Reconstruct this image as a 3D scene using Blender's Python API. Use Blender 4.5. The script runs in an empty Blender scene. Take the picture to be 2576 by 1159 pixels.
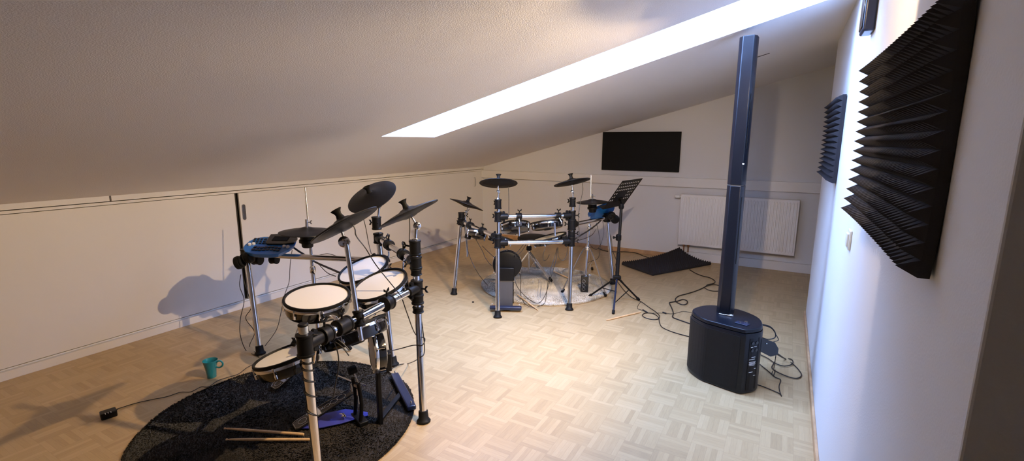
import bpy, math, random
from mathutils import Vector as V, Matrix
random.seed(7)
C = bpy.context.scene.collection
PI = math.pi
def R(a): return math.radians(a)

# ------------------------------------------------------------------ camera (measured from the photograph)
FPX, YAW, PITCH, ROLL, CAMZ = 1212.0, R(29.62), R(10.48), R(.21), 1.5
W, H = 2576, 1159
FW = V((-math.sin(YAW)*math.cos(PITCH), math.cos(YAW)*math.cos(PITCH), -math.sin(PITCH)))
RT = V((math.cos(YAW), math.sin(YAW), 0)); UP = RT.cross(FW)
RT, UP = math.cos(ROLL)*RT + math.sin(ROLL)*UP, -math.sin(ROLL)*RT + math.cos(ROLL)*UP
O = V((0, 0, CAMZ))
def ray(x, y): return FW + RT*((x-W/2)/FPX) - UP*((y-H/2)/FPX)
def G(x, y, z=0.0): d = ray(x, y); return O + d*((z-CAMZ)/d.z)          # a measured point on a horizontal plane
def D(x, y, P): return O + ray(x, y)*((V(P)-O).dot(FW))                 # a measured point at the distance of P
def onx(x, y, X): d = ray(x, y); return O + d*(X/d.x)
def ony(x, y, Y): d = ray(x, y); return O + d*(Y/d.y)
cam = bpy.data.objects.new('camera', bpy.data.cameras.new('camera')); C.objects.link(cam)
cam.data.sensor_width = 36; cam.data.lens = FPX*36/W; cam.data.clip_start = .02
M4 = Matrix((RT, UP, -FW)).transposed().to_4x4(); M4.translation = O; cam.matrix_world = M4
bpy.context.scene.camera = cam

# ------------------------------------------------------------------ materials
def mat(name, col, rough=.5, metal=0, spec=.5, coat=0, bump=None, var=None, sheen=0):
    m = bpy.data.materials.new(name); m.use_nodes = True; nt = m.node_tree; b = nt.nodes['Principled BSDF']
    b.inputs['Base Color'].default_value = (*col, 1); b.inputs['Roughness'].default_value = rough
    b.inputs['Metallic'].default_value = metal; b.inputs['Specular IOR Level'].default_value = spec
    b.inputs['Coat Weight'].default_value = coat; b.inputs['Sheen Weight'].default_value = sheen
    tc = nt.nodes.new('ShaderNodeTexCoord')
    if bump:
        s, st, dist = bump
        n = nt.nodes.new('ShaderNodeTexNoise'); n.inputs['Scale'].default_value = s; n.inputs['Detail'].default_value = 4
        bp = nt.nodes.new('ShaderNodeBump'); bp.inputs['Strength'].default_value = st; bp.inputs['Distance'].default_value = dist
        nt.links.new(tc.outputs['Object'], n.inputs['Vector']); nt.links.new(n.outputs['Fac'], bp.inputs['Height'])
        nt.links.new(bp.outputs['Normal'], b.inputs['Normal'])
    if var:
        s, amt = var
        n = nt.nodes.new('ShaderNodeTexNoise'); n.inputs['Scale'].default_value = s; n.inputs['Detail'].default_value = 5
        r = nt.nodes.new('ShaderNodeValToRGB')
        r.color_ramp.elements[0].position = .3; r.color_ramp.elements[1].position = .7
        r.color_ramp.elements[0].color = (*[c*(1-amt) for c in col], 1); r.color_ramp.elements[1].color = (*[min(1, c*(1+amt)) for c in col], 1)
        nt.links.new(tc.outputs['Object'], n.inputs['Vector']); nt.links.new(n.outputs['Fac'], r.inputs['Fac'])
        nt.links.new(r.outputs['Color'], b.inputs['Base Color'])
    return m
MT = dict(
    wall=mat('wall_paint', (.70, .69, .68), .85, spec=.25, bump=(160, .25, .002)),
    ceil=mat('ceiling_roughcast', (.88, .85, .83), .9, spec=.2, bump=(190, .5, .004)),
    panel=mat('cupboard_lacquer', (.72, .70, .67), .42, spec=.4, var=(1.2, .02)),
    trim=mat('white_trim_lacquer', (.73, .71, .68), .4, var=(2, .03)),
    gap=mat('gap_shade', (.05, .045, .04), .8), oakbase=mat('oak_skirting', (.50, .30, .15), .45, var=(12, .2)),  # gap: dark colour stands in for the shade inside gaps, slot and joint
    chrome=mat('chrome', (.82, .82, .84), .10, 1, var=(3, .02)), steel=mat('satin_steel', (.62, .62, .64), .25, 1),
    black=mat('black_plastic', (.005, .005, .0055), .45, spec=.22, bump=(220, .1, .001)), rubber=mat('black_rubber', (.007, .007, .007), .6, spec=.2),
    gloss=mat('black_gloss_shell', (.004, .004, .005), .12, coat=.5), cymb=mat('cymbal_rubber', (.007, .007, .008), .42, spec=.28, bump=(300, .08, .001)),
    head=mat('white_mesh_head', (.78, .75, .70), .7, spec=.3, bump=(900, .2, .0005)),
    rug1=mat('charcoal_pile', (.030, .025, .021), .95, spec=.1, var=(4.5, .7), sheen=.15),
    rug2=mat('pale_grey_pile', (.62, .58, .50), .95, spec=.1, var=(5, .3)),
    foam=mat('charcoal_foam', (.032, .030, .033), .9, spec=.15, bump=(500, .4, .001)),
    screen=mat('matt_black_panel', (.006, .006, .006), .7, spec=.2),
    spk=mat('speaker_black_paint', (.006, .008, .013), .28, spec=.3, bump=(350, .25, .001)), grille=mat('speaker_grille', (.005, .005, .006), .6, spec=.3, bump=(900, .6, .001)),
    blue=mat('blue_plastic', (.016, .17, .58), .32, coat=.3), bluefelt=mat('blue_pedal_plate', (.05, .06, .40), .5), white=mat('white_plastic', (.75, .75, .72), .4),
    ivory=mat('ivory_plastic', (.72, .70, .60), .35), rad=mat('radiator_enamel', (.78, .76, .74), .3, spec=.5), teal=mat('teal_glaze', (.018, .24, .30), .15, coat=.6),
    hick=mat('hickory', (.68, .45, .23), .45, var=(30, .15)), tin=mat('grey_metal', (.09, .09, .10), .45, .3), copper=mat('copper_pipe', (.35, .18, .10), .35, .8),
    navy=mat('navy_powder_coat', (.012, .018, .045), .3), cable=mat('cable_rubber', (.012, .011, .011), .5), silver=mat('silver_print', (.38, .38, .41), .45), led=mat('indicator_print', (.8, .85, .9), .4))

def parquet():
    m = bpy.data.materials.new('mosaic_parquet'); m.use_nodes = True; nt = m.node_tree; b = nt.nodes['Principled BSDF']
    L = nt.links.new
    def N(t, **k):
        n = nt.nodes.new(t)
        for a, v in k.items(): setattr(n, a, v)
        return n
    def math_(op, a, b_=None):
        n = N('ShaderNodeMath', operation=op)
        for i, s in enumerate((a, b_)):
            if s is None: continue
            if isinstance(s, (int, float)): n.inputs[i].default_value = s
            else: L(s, n.inputs[i])
        return n.outputs[0]
    tc = N('ShaderNodeTexCoord'); sp = N('ShaderNodeSeparateXYZ'); L(tc.outputs['Object'], sp.inputs[0])
    B = .150; nf = 6
    x = math_('DIVIDE', sp.outputs[0], B); y = math_('DIVIDE', sp.outputs[1], B)
    bx = math_('FLOOR', x); by = math_('FLOOR', y)
    par = math_('FLOORED_MODULO', math_('ADD', bx, by), 2)              # 0 / 1
    fx = math_('SUBTRACT', x, bx); fy = math_('SUBTRACT', y, by)
    inv = math_('SUBTRACT', 1, par)
    across = math_('ADD', math_('MULTIPLY', fx, inv), math_('MULTIPLY', fy, par))
    along = math_('ADD', math_('MULTIPLY', fy, inv), math_('MULTIPLY', fx, par))
    k = math_('MULTIPLY', across, nf); ki = math_('FLOOR', k); kf = math_('SUBTRACT', k, ki)
    cid = N('ShaderNodeCombineXYZ'); L(math_('ADD', math_('MULTIPLY', bx, 7.13), ki), cid.inputs[0]); L(math_('MULTIPLY', by, 3.7), cid.inputs[1])
    wn = N('ShaderNodeTexWhiteNoise', noise_dimensions='3D'); L(cid.outputs[0], wn.inputs['Vector'])
    blk = N('ShaderNodeCombineXYZ'); L(bx, blk.inputs[0]); L(by, blk.inputs[1])
    wb = N('ShaderNodeTexWhiteNoise', noise_dimensions='3D'); L(blk.outputs[0], wb.inputs['Vector'])
    gv = N('ShaderNodeCombineXYZ'); L(math_('ADD', math_('MULTIPLY', across, 14), math_('MULTIPLY', wn.outputs['Value'], 90)), gv.inputs[0])
    L(math_('MULTIPLY', along, 1.3), gv.inputs[1]); L(math_('MULTIPLY', by, 2.1), gv.inputs[2])
    gr = N('ShaderNodeTexNoise'); gr.inputs['Scale'].default_value = 2.2; gr.inputs['Detail'].default_value = 6; L(gv.outputs[0], gr.inputs['Vector'])
    t = math_('ADD', math_('MULTIPLY', wn.outputs['Value'], .42), math_('MULTIPLY', gr.outputs['Fac'], .58))
    t = math_('ADD', math_('MULTIPLY', t, .85), math_('MULTIPLY', wb.outputs['Value'], .15))
    rp = N('ShaderNodeValToRGB'); L(t, rp.inputs['Fac']); e = rp.color_ramp.elements
    e[0].position = .08; e[0].color = (.36, .24, .115, 1); e[1].position = .78; e[1].color = (.54, .38, .195, 1)
    e2 = rp.color_ramp.elements.new(.42); e2.color = (.46, .315, .152, 1)
    # joints between fingers and blocks
    g1 = math_('LESS_THAN', math_('MINIMUM', kf, math_('SUBTRACT', 1, kf)), .025)
    g2 = math_('LESS_THAN', math_('MINIMUM', along, math_('SUBTRACT', 1, along)), .006)
    g = math_('MAXIMUM', g1, g2)
    mx = N('ShaderNodeMix', data_type='RGBA'); L(math_('MULTIPLY', g, .35), mx.inputs[0]); L(rp.outputs[0], mx.inputs[6]); mx.inputs[7].default_value = (.26, .16, .07, 1)
    L(mx.outputs[2], b.inputs['Base Color'])
    rr = math_('ADD', .36, math_('MULTIPLY', gr.outputs['Fac'], .16)); L(rr, b.inputs['Roughness'])
    b.inputs['Specular IOR Level'].default_value = .55
    bp = N('ShaderNodeBump'); bp.inputs['Strength'].default_value = .25; bp.inputs['Distance'].default_value = .001
    L(math_('SUBTRACT', math_('MULTIPLY', wn.outputs['Value'], .5), g), bp.inputs['Height']); L(bp.outputs[0], b.inputs['Normal'])
    return m
MT['floor'] = parquet()
def glassmat():
    m = bpy.data.materials.new('window_glass'); m.use_nodes = True; nt = m.node_tree; nt.nodes.clear()
    o = nt.nodes.new('ShaderNodeOutputMaterial'); t = nt.nodes.new('ShaderNodeBsdfTransparent'); g = nt.nodes.new('ShaderNodeBsdfGlossy')
    g.inputs['Roughness'].default_value = .02; mx = nt.nodes.new('ShaderNodeMixShader'); mx.inputs[0].default_value = .06
    nt.links.new(t.outputs[0], mx.inputs[1]); nt.links.new(g.outputs[0], mx.inputs[2]); nt.links.new(mx.outputs[0], o.inputs[0]); return m
MT['glass'] = glassmat()

# ------------------------------------------------------------------ mesh helpers
def frame(n, hint=None):
    n = V(n).normalized(); h = V(hint) if hint else (V((0, 0, 1)) if abs(n.z) < .9 else V((1, 0, 0)))
    x = h - n*h.dot(n)
    if x.length < 1e-6: x = n.orthogonal()
    x.normalize(); return x, n.cross(x), n
class MB:
    def __init__(s): s.v = []; s.f = []
    def add(s, vs, fs):
        b = len(s.v); s.v += [V(p) for p in vs]; s.f += [tuple(i+b for i in f) for f in fs]; return s
    def hexa(s, p): return s.add(p, [(3, 2, 1, 0), (4, 5, 6, 7), (0, 1, 5, 4), (1, 2, 6, 5), (2, 3, 7, 6), (3, 0, 4, 7)])
    def box(s, c, size, ax=None):
        ex, ey, ez = ax if ax else (V((1, 0, 0)), V((0, 1, 0)), V((0, 0, 1)))
        c = V(c); a, b, d = [k/2 for k in size]
        return s.hexa([c+ex*i*a+ey*j*b+ez*k*d for k in (-1, 1) for i, j in ((-1, -1), (1, -1), (1, 1), (-1, 1))])
    def bb(s, x0, x1, y0, y1, z0, z1): return s.box(((x0+x1)/2, (y0+y1)/2, (z0+z1)/2), (x1-x0, y1-y0, z1-z0))
    def lathe(s, o, n, prof, seg=28, hint=None, sx=1, sy=1, closed=False):
        x, y, n = frame(n, hint); o = V(o); vs = []; fs = []; m = len(prof)
        for i in range(seg):
            a = 2*PI*i/seg; d = x*math.cos(a)*sx + y*math.sin(a)*sy
            for r, h in prof: vs.append(o + d*r + n*h)
        for i in range(seg):
            j = (i+1) % seg
            for k in range(m if closed else m-1):
                k2 = (k+1) % m; fs.append((i*m+k, j*m+k, j*m+k2, i*m+k2))
        if not closed:
            if prof[0][0] > 1e-6: fs.append(tuple(i*m for i in reversed(range(seg))))
            if prof[-1][0] > 1e-6: fs.append(tuple(i*m+m-1 for i in range(seg)))
        return s.add(vs, fs)
    def cyl(s, p, q, r, r2=None, seg=18):
        p, q = V(p), V(q); return s.lathe(p, q-p, [(r, 0), (r if r2 is None else r2, (q-p).length)], seg)
    def rod(s, p, q, r, seg=18, e=.25):
        p, q = V(p), V(q); l = (q-p).length; k = min(r*e, l/3)
        return s.lathe(p, q-p, [(r-k, 0), (r, k), (r, l-k), (r-k, l)], seg)
    def ball(s, c, r, n=(0, 0, 1), k=1.0, seg=20):
        return s.lathe(c, n, [(max(0, r*math.sin(PI*i/10)), -r*k*math.cos(PI*i/10)) for i in range(11)], seg)
    def ring(s, o, n, Rr, r, seg=40, flat=1.0):
        return s.lathe(o, n, [(Rr+r*math.cos(a*PI/4), r*flat*math.sin(a*PI/4)) for a in range(8)], seg, closed=True)
    def tube(s, pts, r, seg=8, sm=5):
        P = [V(p) for p in pts]
        if sm > 1 and len(P) > 2:
            Q = []
            for i in range(len(P)-1):
                a, b, c, d = P[max(i-1, 0)], P[i], P[i+1], P[min(i+2, len(P)-1)]
                for k in range(sm):
                    t = k/sm; Q.append(.5*((2*b)+(c-a)*t+(2*a-5*b+4*c-d)*t*t+(3*b-a-3*c+d)*t**3))
            P = Q+[P[-1]]
        vs = []; fs = []; x = None
        for i, p in enumerate(P):
            t = (P[min(i+1, len(P)-1)]-P[max(i-1, 0)]).normalized()
            x = t.orthogonal().normalized() if x is None else (x-t*x.dot(t)).normalized(); y = t.cross(x)
            for k in range(seg): a = 2*PI*k/seg; vs.append(p+x*math.cos(a)*r+y*math.sin(a)*r)
        for i in range(len(P)-1):
            for k in range(seg): l = (k+1) % seg; fs.append((i*seg+k, i*seg+l, (i+1)*seg+l, (i+1)*seg+k))
        fs.append(tuple(reversed(range(seg)))); fs.append(tuple((len(P)-1)*seg+k for k in range(seg)))
        return s.add(vs, fs)
    def prism(s, poly, ext, top=None):
        n = len(poly); P = [V(p) for p in poly]; Q = [V(p) for p in top] if top else [p+V(ext) for p in P]
        return s.add(P+Q, [tuple(reversed(range(n))), tuple(range(n, 2*n))]+[(i, (i+1) % n, n+(i+1) % n, n+i) for i in range(n)])
    def build(s, name, m, parent=None, bevel=0, smooth=True, ang=38, seg=2):
        me = bpy.data.meshes.new(name); off = V((0, 0, 0))
        base = None
        if parent is not None: base = V(parent['_o'])
        else:
            lo = [min(v[i] for v in s.v) for i in range(3)]; hi = [max(v[i] for v in s.v) for i in range(3)]
            base = V(((lo[0]+hi[0])/2, (lo[1]+hi[1])/2, lo[2]))
        me.from_pydata([v-base for v in s.v], [], s.f); me.update()
        import bmesh
        bm = bmesh.new(); bm.from_mesh(me); bmesh.ops.recalc_face_normals(bm, faces=bm.faces); bm.to_mesh(me); bm.free()
        me.materials.append(MT[m] if isinstance(m, str) else m)
        if smooth:
            for p in me.polygons: p.use_smooth = True
            me.set_sharp_from_angle(angle=R(ang))
        o = bpy.data.objects.new(name, me); C.objects.link(o)
        o['_o'] = list(base)
        if parent is not None: o.parent = parent
        else: o.location = base
        if bevel:
            b = o.modifiers.new('bevel', 'BEVEL'); b.width = bevel; b.segments = seg; b.limit_method = 'ANGLE'; b.angle_limit = R(40)
        return o
def thing(name, label, cat, loc, group=None):
    o = bpy.data.objects.new(name, None); C.objects.link(o); o.location = V(loc); o['_o'] = list(V(loc)); o.empty_display_size = .1
    return tag(o, label, cat, group)
def tag(o, label, cat, group=None):
    o['label'] = label; o['category'] = cat
    if group: o['group'] = group
    return o
def struct(o, label=None):
    o['kind'] = 'structure'
    if label: o['label'] = label
    return o

# ------------------------------------------------------------------ the room
XL, YB, XR, YC, YN = -4.195, 6.45, .252, 4.78, .857
SL, Z0 = .268, 1.105
def CZ(x): return Z0 + SL*(x-XL)
XE = 2.4; YF = -1.7
struct(MB().bb(XL-.4, XE+.1, YF-.1, YB+.1, -.08, 0).build('floor', 'floor', smooth=False), 'mosaic parquet floor of pale wood fingers')
# ceiling slab around the long skylight opening
SX0, SX1, SY0, SY1, SD = -2.605, .13, 2.645, 3.26, .46
def cslab(m, x0, x1, y0, y1):
    m.hexa([(x0, y0, CZ(x0)), (x1, y0, CZ(x1)), (x1, y1, CZ(x1)), (x0, y1, CZ(x0)), (x0, y0, CZ(x0)+SD), (x1, y0, CZ(x1)+SD), (x1, y1, CZ(x1)+SD), (x0, y1, CZ(x0)+SD)])
m = MB(); cslab(m, XL-.3, SX0, YF-.1, YB+.1); cslab(m, SX1, XE+.1, YF-.1, YB+.1); cslab(m, SX0, SX1, YF-.1, SY0); cslab(m, SX0, SX1, SY1, YB+.1)
struct(m.build('ceiling', 'ceil', smooth=False), 'sloping roughcast ceiling with a long skylight shaft')
m = MB()
for k in range(5):
    x = SX0+(SX1-SX0)*k/4; m.box((x, (SY0+SY1)/2, CZ(x)+SD+.02), (.04, SY1-SY0+.06, .05))
for y in (SY0, SY1):
    m.hexa([(SX0, y-.02, CZ(SX0)+SD-.005), (SX1, y-.02, CZ(SX1)+SD-.005), (SX1, y+.02, CZ(SX1)+SD-.005), (SX0, y+.02, CZ(SX0)+SD-.005), (SX0, y-.02, CZ(SX0)+SD+.045), (SX1, y-.02, CZ(SX1)+SD+.045), (SX1, y+.02, CZ(SX1)+SD+.045), (SX0, y+.02, CZ(SX0)+SD+.045)])
wn = struct(m.build('window_1', 'trim', smooth=False), 'long skylight in the sloping ceiling')
g = MB().hexa([(SX0, SY0, CZ(SX0)+SD+.01), (SX1, SY0, CZ(SX1)+SD+.01), (SX1, SY1, CZ(SX1)+SD+.01), (SX0, SY1, CZ(SX0)+SD+.01), (SX0, SY0, CZ(SX0)+SD+.016), (SX1, SY0, CZ(SX1)+SD+.016), (SX1, SY1, CZ(SX1)+SD+.016), (SX0, SY1, CZ(SX0)+SD+.016)])
g.build('window_pane', 'glass', wn, smooth=False)
for i, (x, y, dx) in enumerate([(-.255, 4.354, .035)]):
    m = MB(); m.hexa([(x-.05, y-.006, CZ(x-.05)-.004), (x+.05, y-.002, CZ(x+.05)-.004), (x+.05, y+.002, CZ(x+.05)-.004), (x-.05, y+.006, CZ(x-.05)-.004)] + [(x-.05, y-.006, CZ(x-.05)+.002), (x+.05, y-.002, CZ(x+.05)+.002), (x+.05, y+.002, CZ(x+.05)+.002), (x-.05, y+.006, CZ(x-.05)+.002)])
    struct(m.build('trim_1', 'gap', smooth=False), 'short dark slot in the sloping ceiling beside the speaker column top')
struct(MB().hexa([(XL-.3, YB, 0), (XE, YB, 0), (XE, YB+.1, 0), (XL-.3, YB+.1, 0), (XL-.3, YB, CZ(XL-.3)+.02), (XE, YB, CZ(XE)+.02), (XE, YB+.1, CZ(XE)+.02), (XL-.3, YB+.1, CZ(XL-.3)+.02)]).build('wall_back', 'wall', smooth=False), 'white back gable wall under the slope')
struct(MB().hexa([(XR, YN, 0), (XE, YN, 0), (XE, YC, 0), (XR, YC, 0), (XR, YN, CZ(XR)+.02), (XE, YN, CZ(XE)+.02), (XE, YC, CZ(XE)+.02), (XR, YC, CZ(XR)+.02)]).build('wall_right', 'wall', smooth=False, bevel=.004), 'white right wall carrying the foam panels')
struct(MB().hexa([(XE, YF, 0), (XE+.1, YF, 0), (XE+.1, YB, 0), (XE, YB, 0), (XE, YF, CZ(XE)+.02), (XE+.1, YF, CZ(XE)+.05), (XE+.1, YB, CZ(XE)+.05), (XE, YB, CZ(XE)+.02)]).build('wall_far_right', 'wall', smooth=False))
struct(MB().hexa([(XL-.3, YF-.1, 0), (XE, YF-.1, 0), (XE, YF, 0), (XL-.3, YF, 0), (XL-.3, YF-.1, CZ(XL-.3)+.02), (XE, YF-.1, CZ(XE)+.02), (XE, YF, CZ(XE)+.02), (XL-.3, YF, CZ(XL-.3)+.02)]).build('wall_front', 'wall', smooth=False))
struct(MB().bb(XL-.3, XL-.05, YF, YB, 0, 1.06).build('wall_left', 'gap', smooth=False), 'knee wall behind the sliding cupboard panels')  # coloured dark so the open panel gaps read as shaded
# knee wall: sliding panels, tracks and trims
ZP = 1.045
def door(n, y0, y1, x, label, handle=None):
    o = struct(MB().bb(x-.018, x, y0, y1, .074, ZP-.004).build('door_%d' % n, 'panel', bevel=.001), label)
    if handle:
        hy, hz = handle; h = MB()
        pts = [(x+.002, hy+.014*math.sin(a)*1.0, hz+(.055 if math.cos(a) > 0 else -.055)+.014*math.cos(a)) for a in [2*PI*i/24 for i in range(24)]]
        h.tube(pts+[pts[0]], .003, 6, 1)
        hh = h.build('door_handle', 'steel', o); hh['label'] = 'recessed oval metal finger pull'
        q = MB(); q.prism([(x+.0005, p[1], p[2]) for p in pts], (.001, 0, 0)); q.build('handle_recess', 'tin', hh, smooth=False)
    return o
door(1, YF, 2.452, XL+.004, 'large white sliding panel at the left of the knee wall')
door(2, 2.492, 3.170, XL-.004, 'white sliding panel with an oval finger pull', (2.527, .868))
d3 = door(3, 3.179, 6.24, XL-.006, 'long white sliding panel next to the back corner')
struct(MB().bb(XL-.05, XL-.012, 6.24, YB, .072, ZP).build('trim_2', 'panel', smooth=False), 'recessed grey strip in the back corner')
struct(MB().bb(XL-.05, XL+.006, YF, YB, ZP, 1.064).bb(XL-.05, XL+.006, 2.47, 2.474, ZP, 1.0655).build('trim_3', 'trim', bevel=.001), 'narrow white top rail over the sliding panels')
struct(MB().bb(XL-.05, XL+.012, YF, 1.551, 1.070, 1.108).build('trim_4', 'trim', bevel=.001), 'white cover board along the ceiling edge, left piece')
struct(MB().bb(XL-.05, XL+.012, 1.562, YB, 1.070, 1.108).build('trim_5', 'trim', bevel=.001), 'white cover board along the ceiling edge, right piece')
struct(MB().bb(XL-.05, XL+.018, YF, YB, 0, .056).bb(XL-.05, XL-.012, YF, YB, .056, .066).build('baseboard_left', 'trim', bevel=.002), 'white lower track and skirting of the sliding panels')
h = MB(); h.tube([(XL+.0, 6.19, .945), (XL+.03, 6.185, .94), (XL+.03, 6.185, .83), (XL+.005, 6.185, .815)], .004, 6, 3)
h.build('door_handle', 'steel', d3)['label'] = 'thin metal pull handle'
# back wall ledge, skirtings
struct(MB().bb(XL-.01, XE, YB-.045, YB, .935, 1.052).build('trim_6', 'trim', bevel=.004), 'white ledge board running along the back wall')
struct(MB().bb(XL-.02, -1.235, YB-.016, YB, 0, .055).build('baseboard_back', 'oakbase', bevel=.003), 'oak skirting along the left half of the back wall')
struct(MB().bb(-1.235, XE, YB-.05, YB, 0, .105).build('trim_7', 'trim', bevel=.004), 'white boxed skirting under the radiator')
struct(MB().bb(XR-.014, XR, YN, YC, 0, .05).build('baseboard_right', 'oakbase', bevel=.003), 'oak skirting along the right wall')

# ------------------------------------------------------------------ wall things
m = MB(); c = [ony(x, y, YB-.02) for x, y in [(1519, 331), (1716, 333), (1707, 435), (1514, 424)]]
o = MB().bb(-2.235, -1.208, YB-.03, YB, 1.118, 1.628).build('wall_panel', 'screen', bevel=.004)
tag(o, 'flat matt black rectangular panel mounted on the back gable wall', 'wall panel')
# radiator
t = thing('radiator', 'white ribbed panel radiator on the back wall behind the speaker column', 'radiator', (-.495, YB-.09, .206))
m = MB().bb(-1.14, .15, YB-.125, YB-.118, .21, .85)
for k in range(38):
    x = -1.115+k*(1.24/37); m.lathe((x, YB-.125, .235), (0, 0, 1), [(.004, 0), (.011, .02), (.011, .57), (.004, .59)], 8, sy=.55)
m.build('front_panel', 'rad', t)
MB().bb(-1.145, -1.135, YB-.122, YB-.03, .208, .852).bb(.145, .155, YB-.122, YB-.03, .208, .852).bb(-1.14, .15, YB-.118, YB-.03, .84, .852).build('casing', 'rad', t, bevel=.003)
MB().bb(-1.14, .15, YB-.05, YB-.04, .22, .83).build('rear_panel', 'rad', t)
v_ = MB(); v_.cyl((-1.145, YB-.08, .815), (-1.17, YB-.08, .815), .013); v_.rod((-1.165, YB-.08, .815), (-1.225, YB-.08, .815), .021); v_.build('thermostat_valve', 'white', t)
for x in (-1.075, -1.02):
    MB().cyl((x, YB-.075, .105), (x, YB-.075, .215), .009).cyl((x, YB-.075, .18), (x, YB-.075, .212), .015).build('pipe', 'copper', t)
for x in (-.95, -.05): MB().bb(x-.015, x+.015, YB-.05, YB, .3, .8).build('bracket', 'rad', t)

# pyramid foam sheets: L x W sheet mapped by fn(u, v) -> (point, normal)
def foam(name, label, nu, nv, fn, base=.018, tip=.034, sub=1):
    t_ = MB(); ov = {}
    def P(i, j, h):
        p, n = fn(i/(2*nu), j/(2*nv)); return p+n*h
    vs = []; fs = []
    nx, ny = 2*nu+1, 2*nv+1
    for j in range(ny):
        for i in range(nx): vs.append(P(i, j, base+(tip if (i % 2 and j % 2) else 0)))
    for j in range(ny):
        for i in range(nx): vs.append(P(i, j, 0))
    n = nx*ny; I = lambda i, j: j*nx+i
    for j in range(0, ny-1, 2):
        for i in range(0, nx-1, 2):
            c = I(i+1, j+1); ringv = [I(i, j), I(i+1, j), I(i+2, j), I(i+2, j+1), I(i+2, j+2), I(i+1, j+2), I(i, j+2), I(i, j+1)]
            for k in range(8): fs.append((ringv[k], ringv[(k+1) % 8], c))
    for j in range(ny-1):
        for i in range(nx-1): fs.append((n+I(i, j), n+I(i, j+1), n+I(i+1, j+1), n+I(i+1, j)))
    for i in range(nx-1):
        fs.append((I(i, 0), n+I(i, 0), n+I(i+1, 0), I(i+1, 0))); fs.append((I(i, ny-1), I(i+1, ny-1), n+I(i+1, ny-1), n+I(i, ny-1)))
    for j in range(ny-1):
        fs.append((I(0, j), I(0, j+1), n+I(0, j+1), n+I(0, j))); fs.append((I(nx-1, j), n+I(nx-1, j), n+I(nx-1, j+1), I(nx-1, j+1)))
    t_.add(vs, fs)
    return tag(t_.build(name, 'foam', smooth=False), label, 'acoustic foam')
def wallfoam(y0, y1, z0, z1, curl):
    def fn(u, v):
        y = y0+(y1-y0)*u; z = z0+(z1-z0)*v
        e = abs(2*v-1)**3; lift = curl*(e*(.25+.75*u**2)+.25*u**4)
        sag = -.018*(1-abs(2*v-1))*u**2
        return V((XR-.001-lift, y-.05*e*u*u*(curl > .01), z)), V((-1, -.0, (2*v-1)*-.0)).normalized()
    return fn
foam('acoustic_foam', 'large charcoal pyramid foam panel nearest the camera on the right wall', 30, 15, wallfoam(1.125, 2.13, 1.253, 1.757, .022))
foam('acoustic_foam', 'charcoal pyramid foam panel further along the right wall, beside the speaker column', 30, 15, wallfoam(3.36, 4.36, 1.267, 1.767, .012))
FA, FB, FC, FD = G(1564, 668, .0), G(1642, 694, .0), G(1788, 666, .0), ony(1707, 626, 6.36)
def ff(u, v):   # u along the metre side, v along the half-metre side
    p = (FB*(1-u)+FC*u)*(1-v)+(FA*(1-u)+FD*u)*v
    p = V((p.x, p.y, .002+max(FD.z, .12)*(u*v)**2.2 + .012*v*(1-u)))
    du = ((FC-FB)*(1-v)+(FD-FA)*v); dv = ((FA-FB)*(1-u)+(FD-FC)*u)
    n = du.cross(dv); n = n if n.z > 0 else -n
    return p, n.normalized()
foam('acoustic_foam', 'loose charcoal pyramid foam sheet lying on the floor with a corner up the wall', 30, 15, ff)
# switch on the right wall
t = thing('light_switch', 'small ivory light switch on the right wall below the foam panel', 'switch', (XR, 2.39, 1.07))
MB().bb(XR-.009, XR, 2.352, 2.432, 1.066, 1.146).build('cover_plate', 'ivory', t, bevel=.003)
MB().bb(XR-.016, XR-.008, 2.366, 2.418, 1.08, 1.132).build('rocker', 'white', t, bevel=.002)
# dark box high on the right wall
t = thing('wall_box', 'dark blue-grey slim box mounted high on the right wall above the foam panels', 'wall fixture', (XR, 2.67, 1.94))
MB().bb(XR-.042, XR, 2.50, 2.63, 1.945, 2.235).build('housing', 'navy', t, bevel=.008, seg=3)
MB().bb(XR-.046, XR-.04, 2.515, 2.615, 1.96, 2.22).build('front_cover', 'gloss', t, bevel=.003)

# ------------------------------------------------------------------ speaker column
t = thing('column_speaker', 'tall black column loudspeaker standing on its bass cabinet by the right wall', 'speaker', (-.25, 3.2, 0))
fp = [(-.468, 3.235), (-.447, 3.165), (-.37, 3.085), (-.30, 3.058), (-.15, 3.018), (-.108, 3.03), (-.05, 3.10), (-.042, 3.19), (-.075, 3.30), (-.17, 3.385), (-.25, 3.405), (-.35, 3.405), (-.415, 3.36), (-.455, 3.29)]
def smooth2(p, k=4):
    n = len(p); q = []
    for i in range(n):
        a, b, c, d = [V((*p[(i+j) % n], 0)) for j in (-1, 0, 1, 2)]
        for m_ in range(k):
            u = m_/k; w = .5*((2*b)+(c-a)*u+(2*a-5*b+4*c-d)*u*u+(3*b-a-3*c+d)*u**3); q.append((w.x, w.y))
    return q
fp0 = fp; fp = smooth2(fp)
cx, cy = -.255, 3.21
def sc(k, z): return [(cx+(x-cx)*k, cy+(y-cy)*k, z) for x, y in fp]
m = MB(); levels = [(.985, .004), (1, .012), (1, .372), (.99, .385)]
for (k0, z0), (k1, z1) in zip(levels, levels[1:]):
    n = len(fp); b = len(m.v); m.v += [V(p) for p in sc(k0, z0)+sc(k1, z1)]; m.f += [(b+i, b+(i+1) % n, b+n+(i+1) % n, b+n+i) for i in range(n)]
b = len(m.v); m.v += [V(p) for p in sc(.985, .004)]; m.f.append(tuple(b+i for i in reversed(range(n))))
b = len(m.v); m.v += [V(p) for p in sc(.99, .385)]; m.f.append(tuple(b+i for i in range(n)))
m.build('bass_cabinet', 'spk', t, ang=25)
m = MB(); m.prism(sc(.985, .388), None, sc(.97, .412)); m.build('cabinet_lid', 'spk', t, bevel=.006, seg=3)
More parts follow.
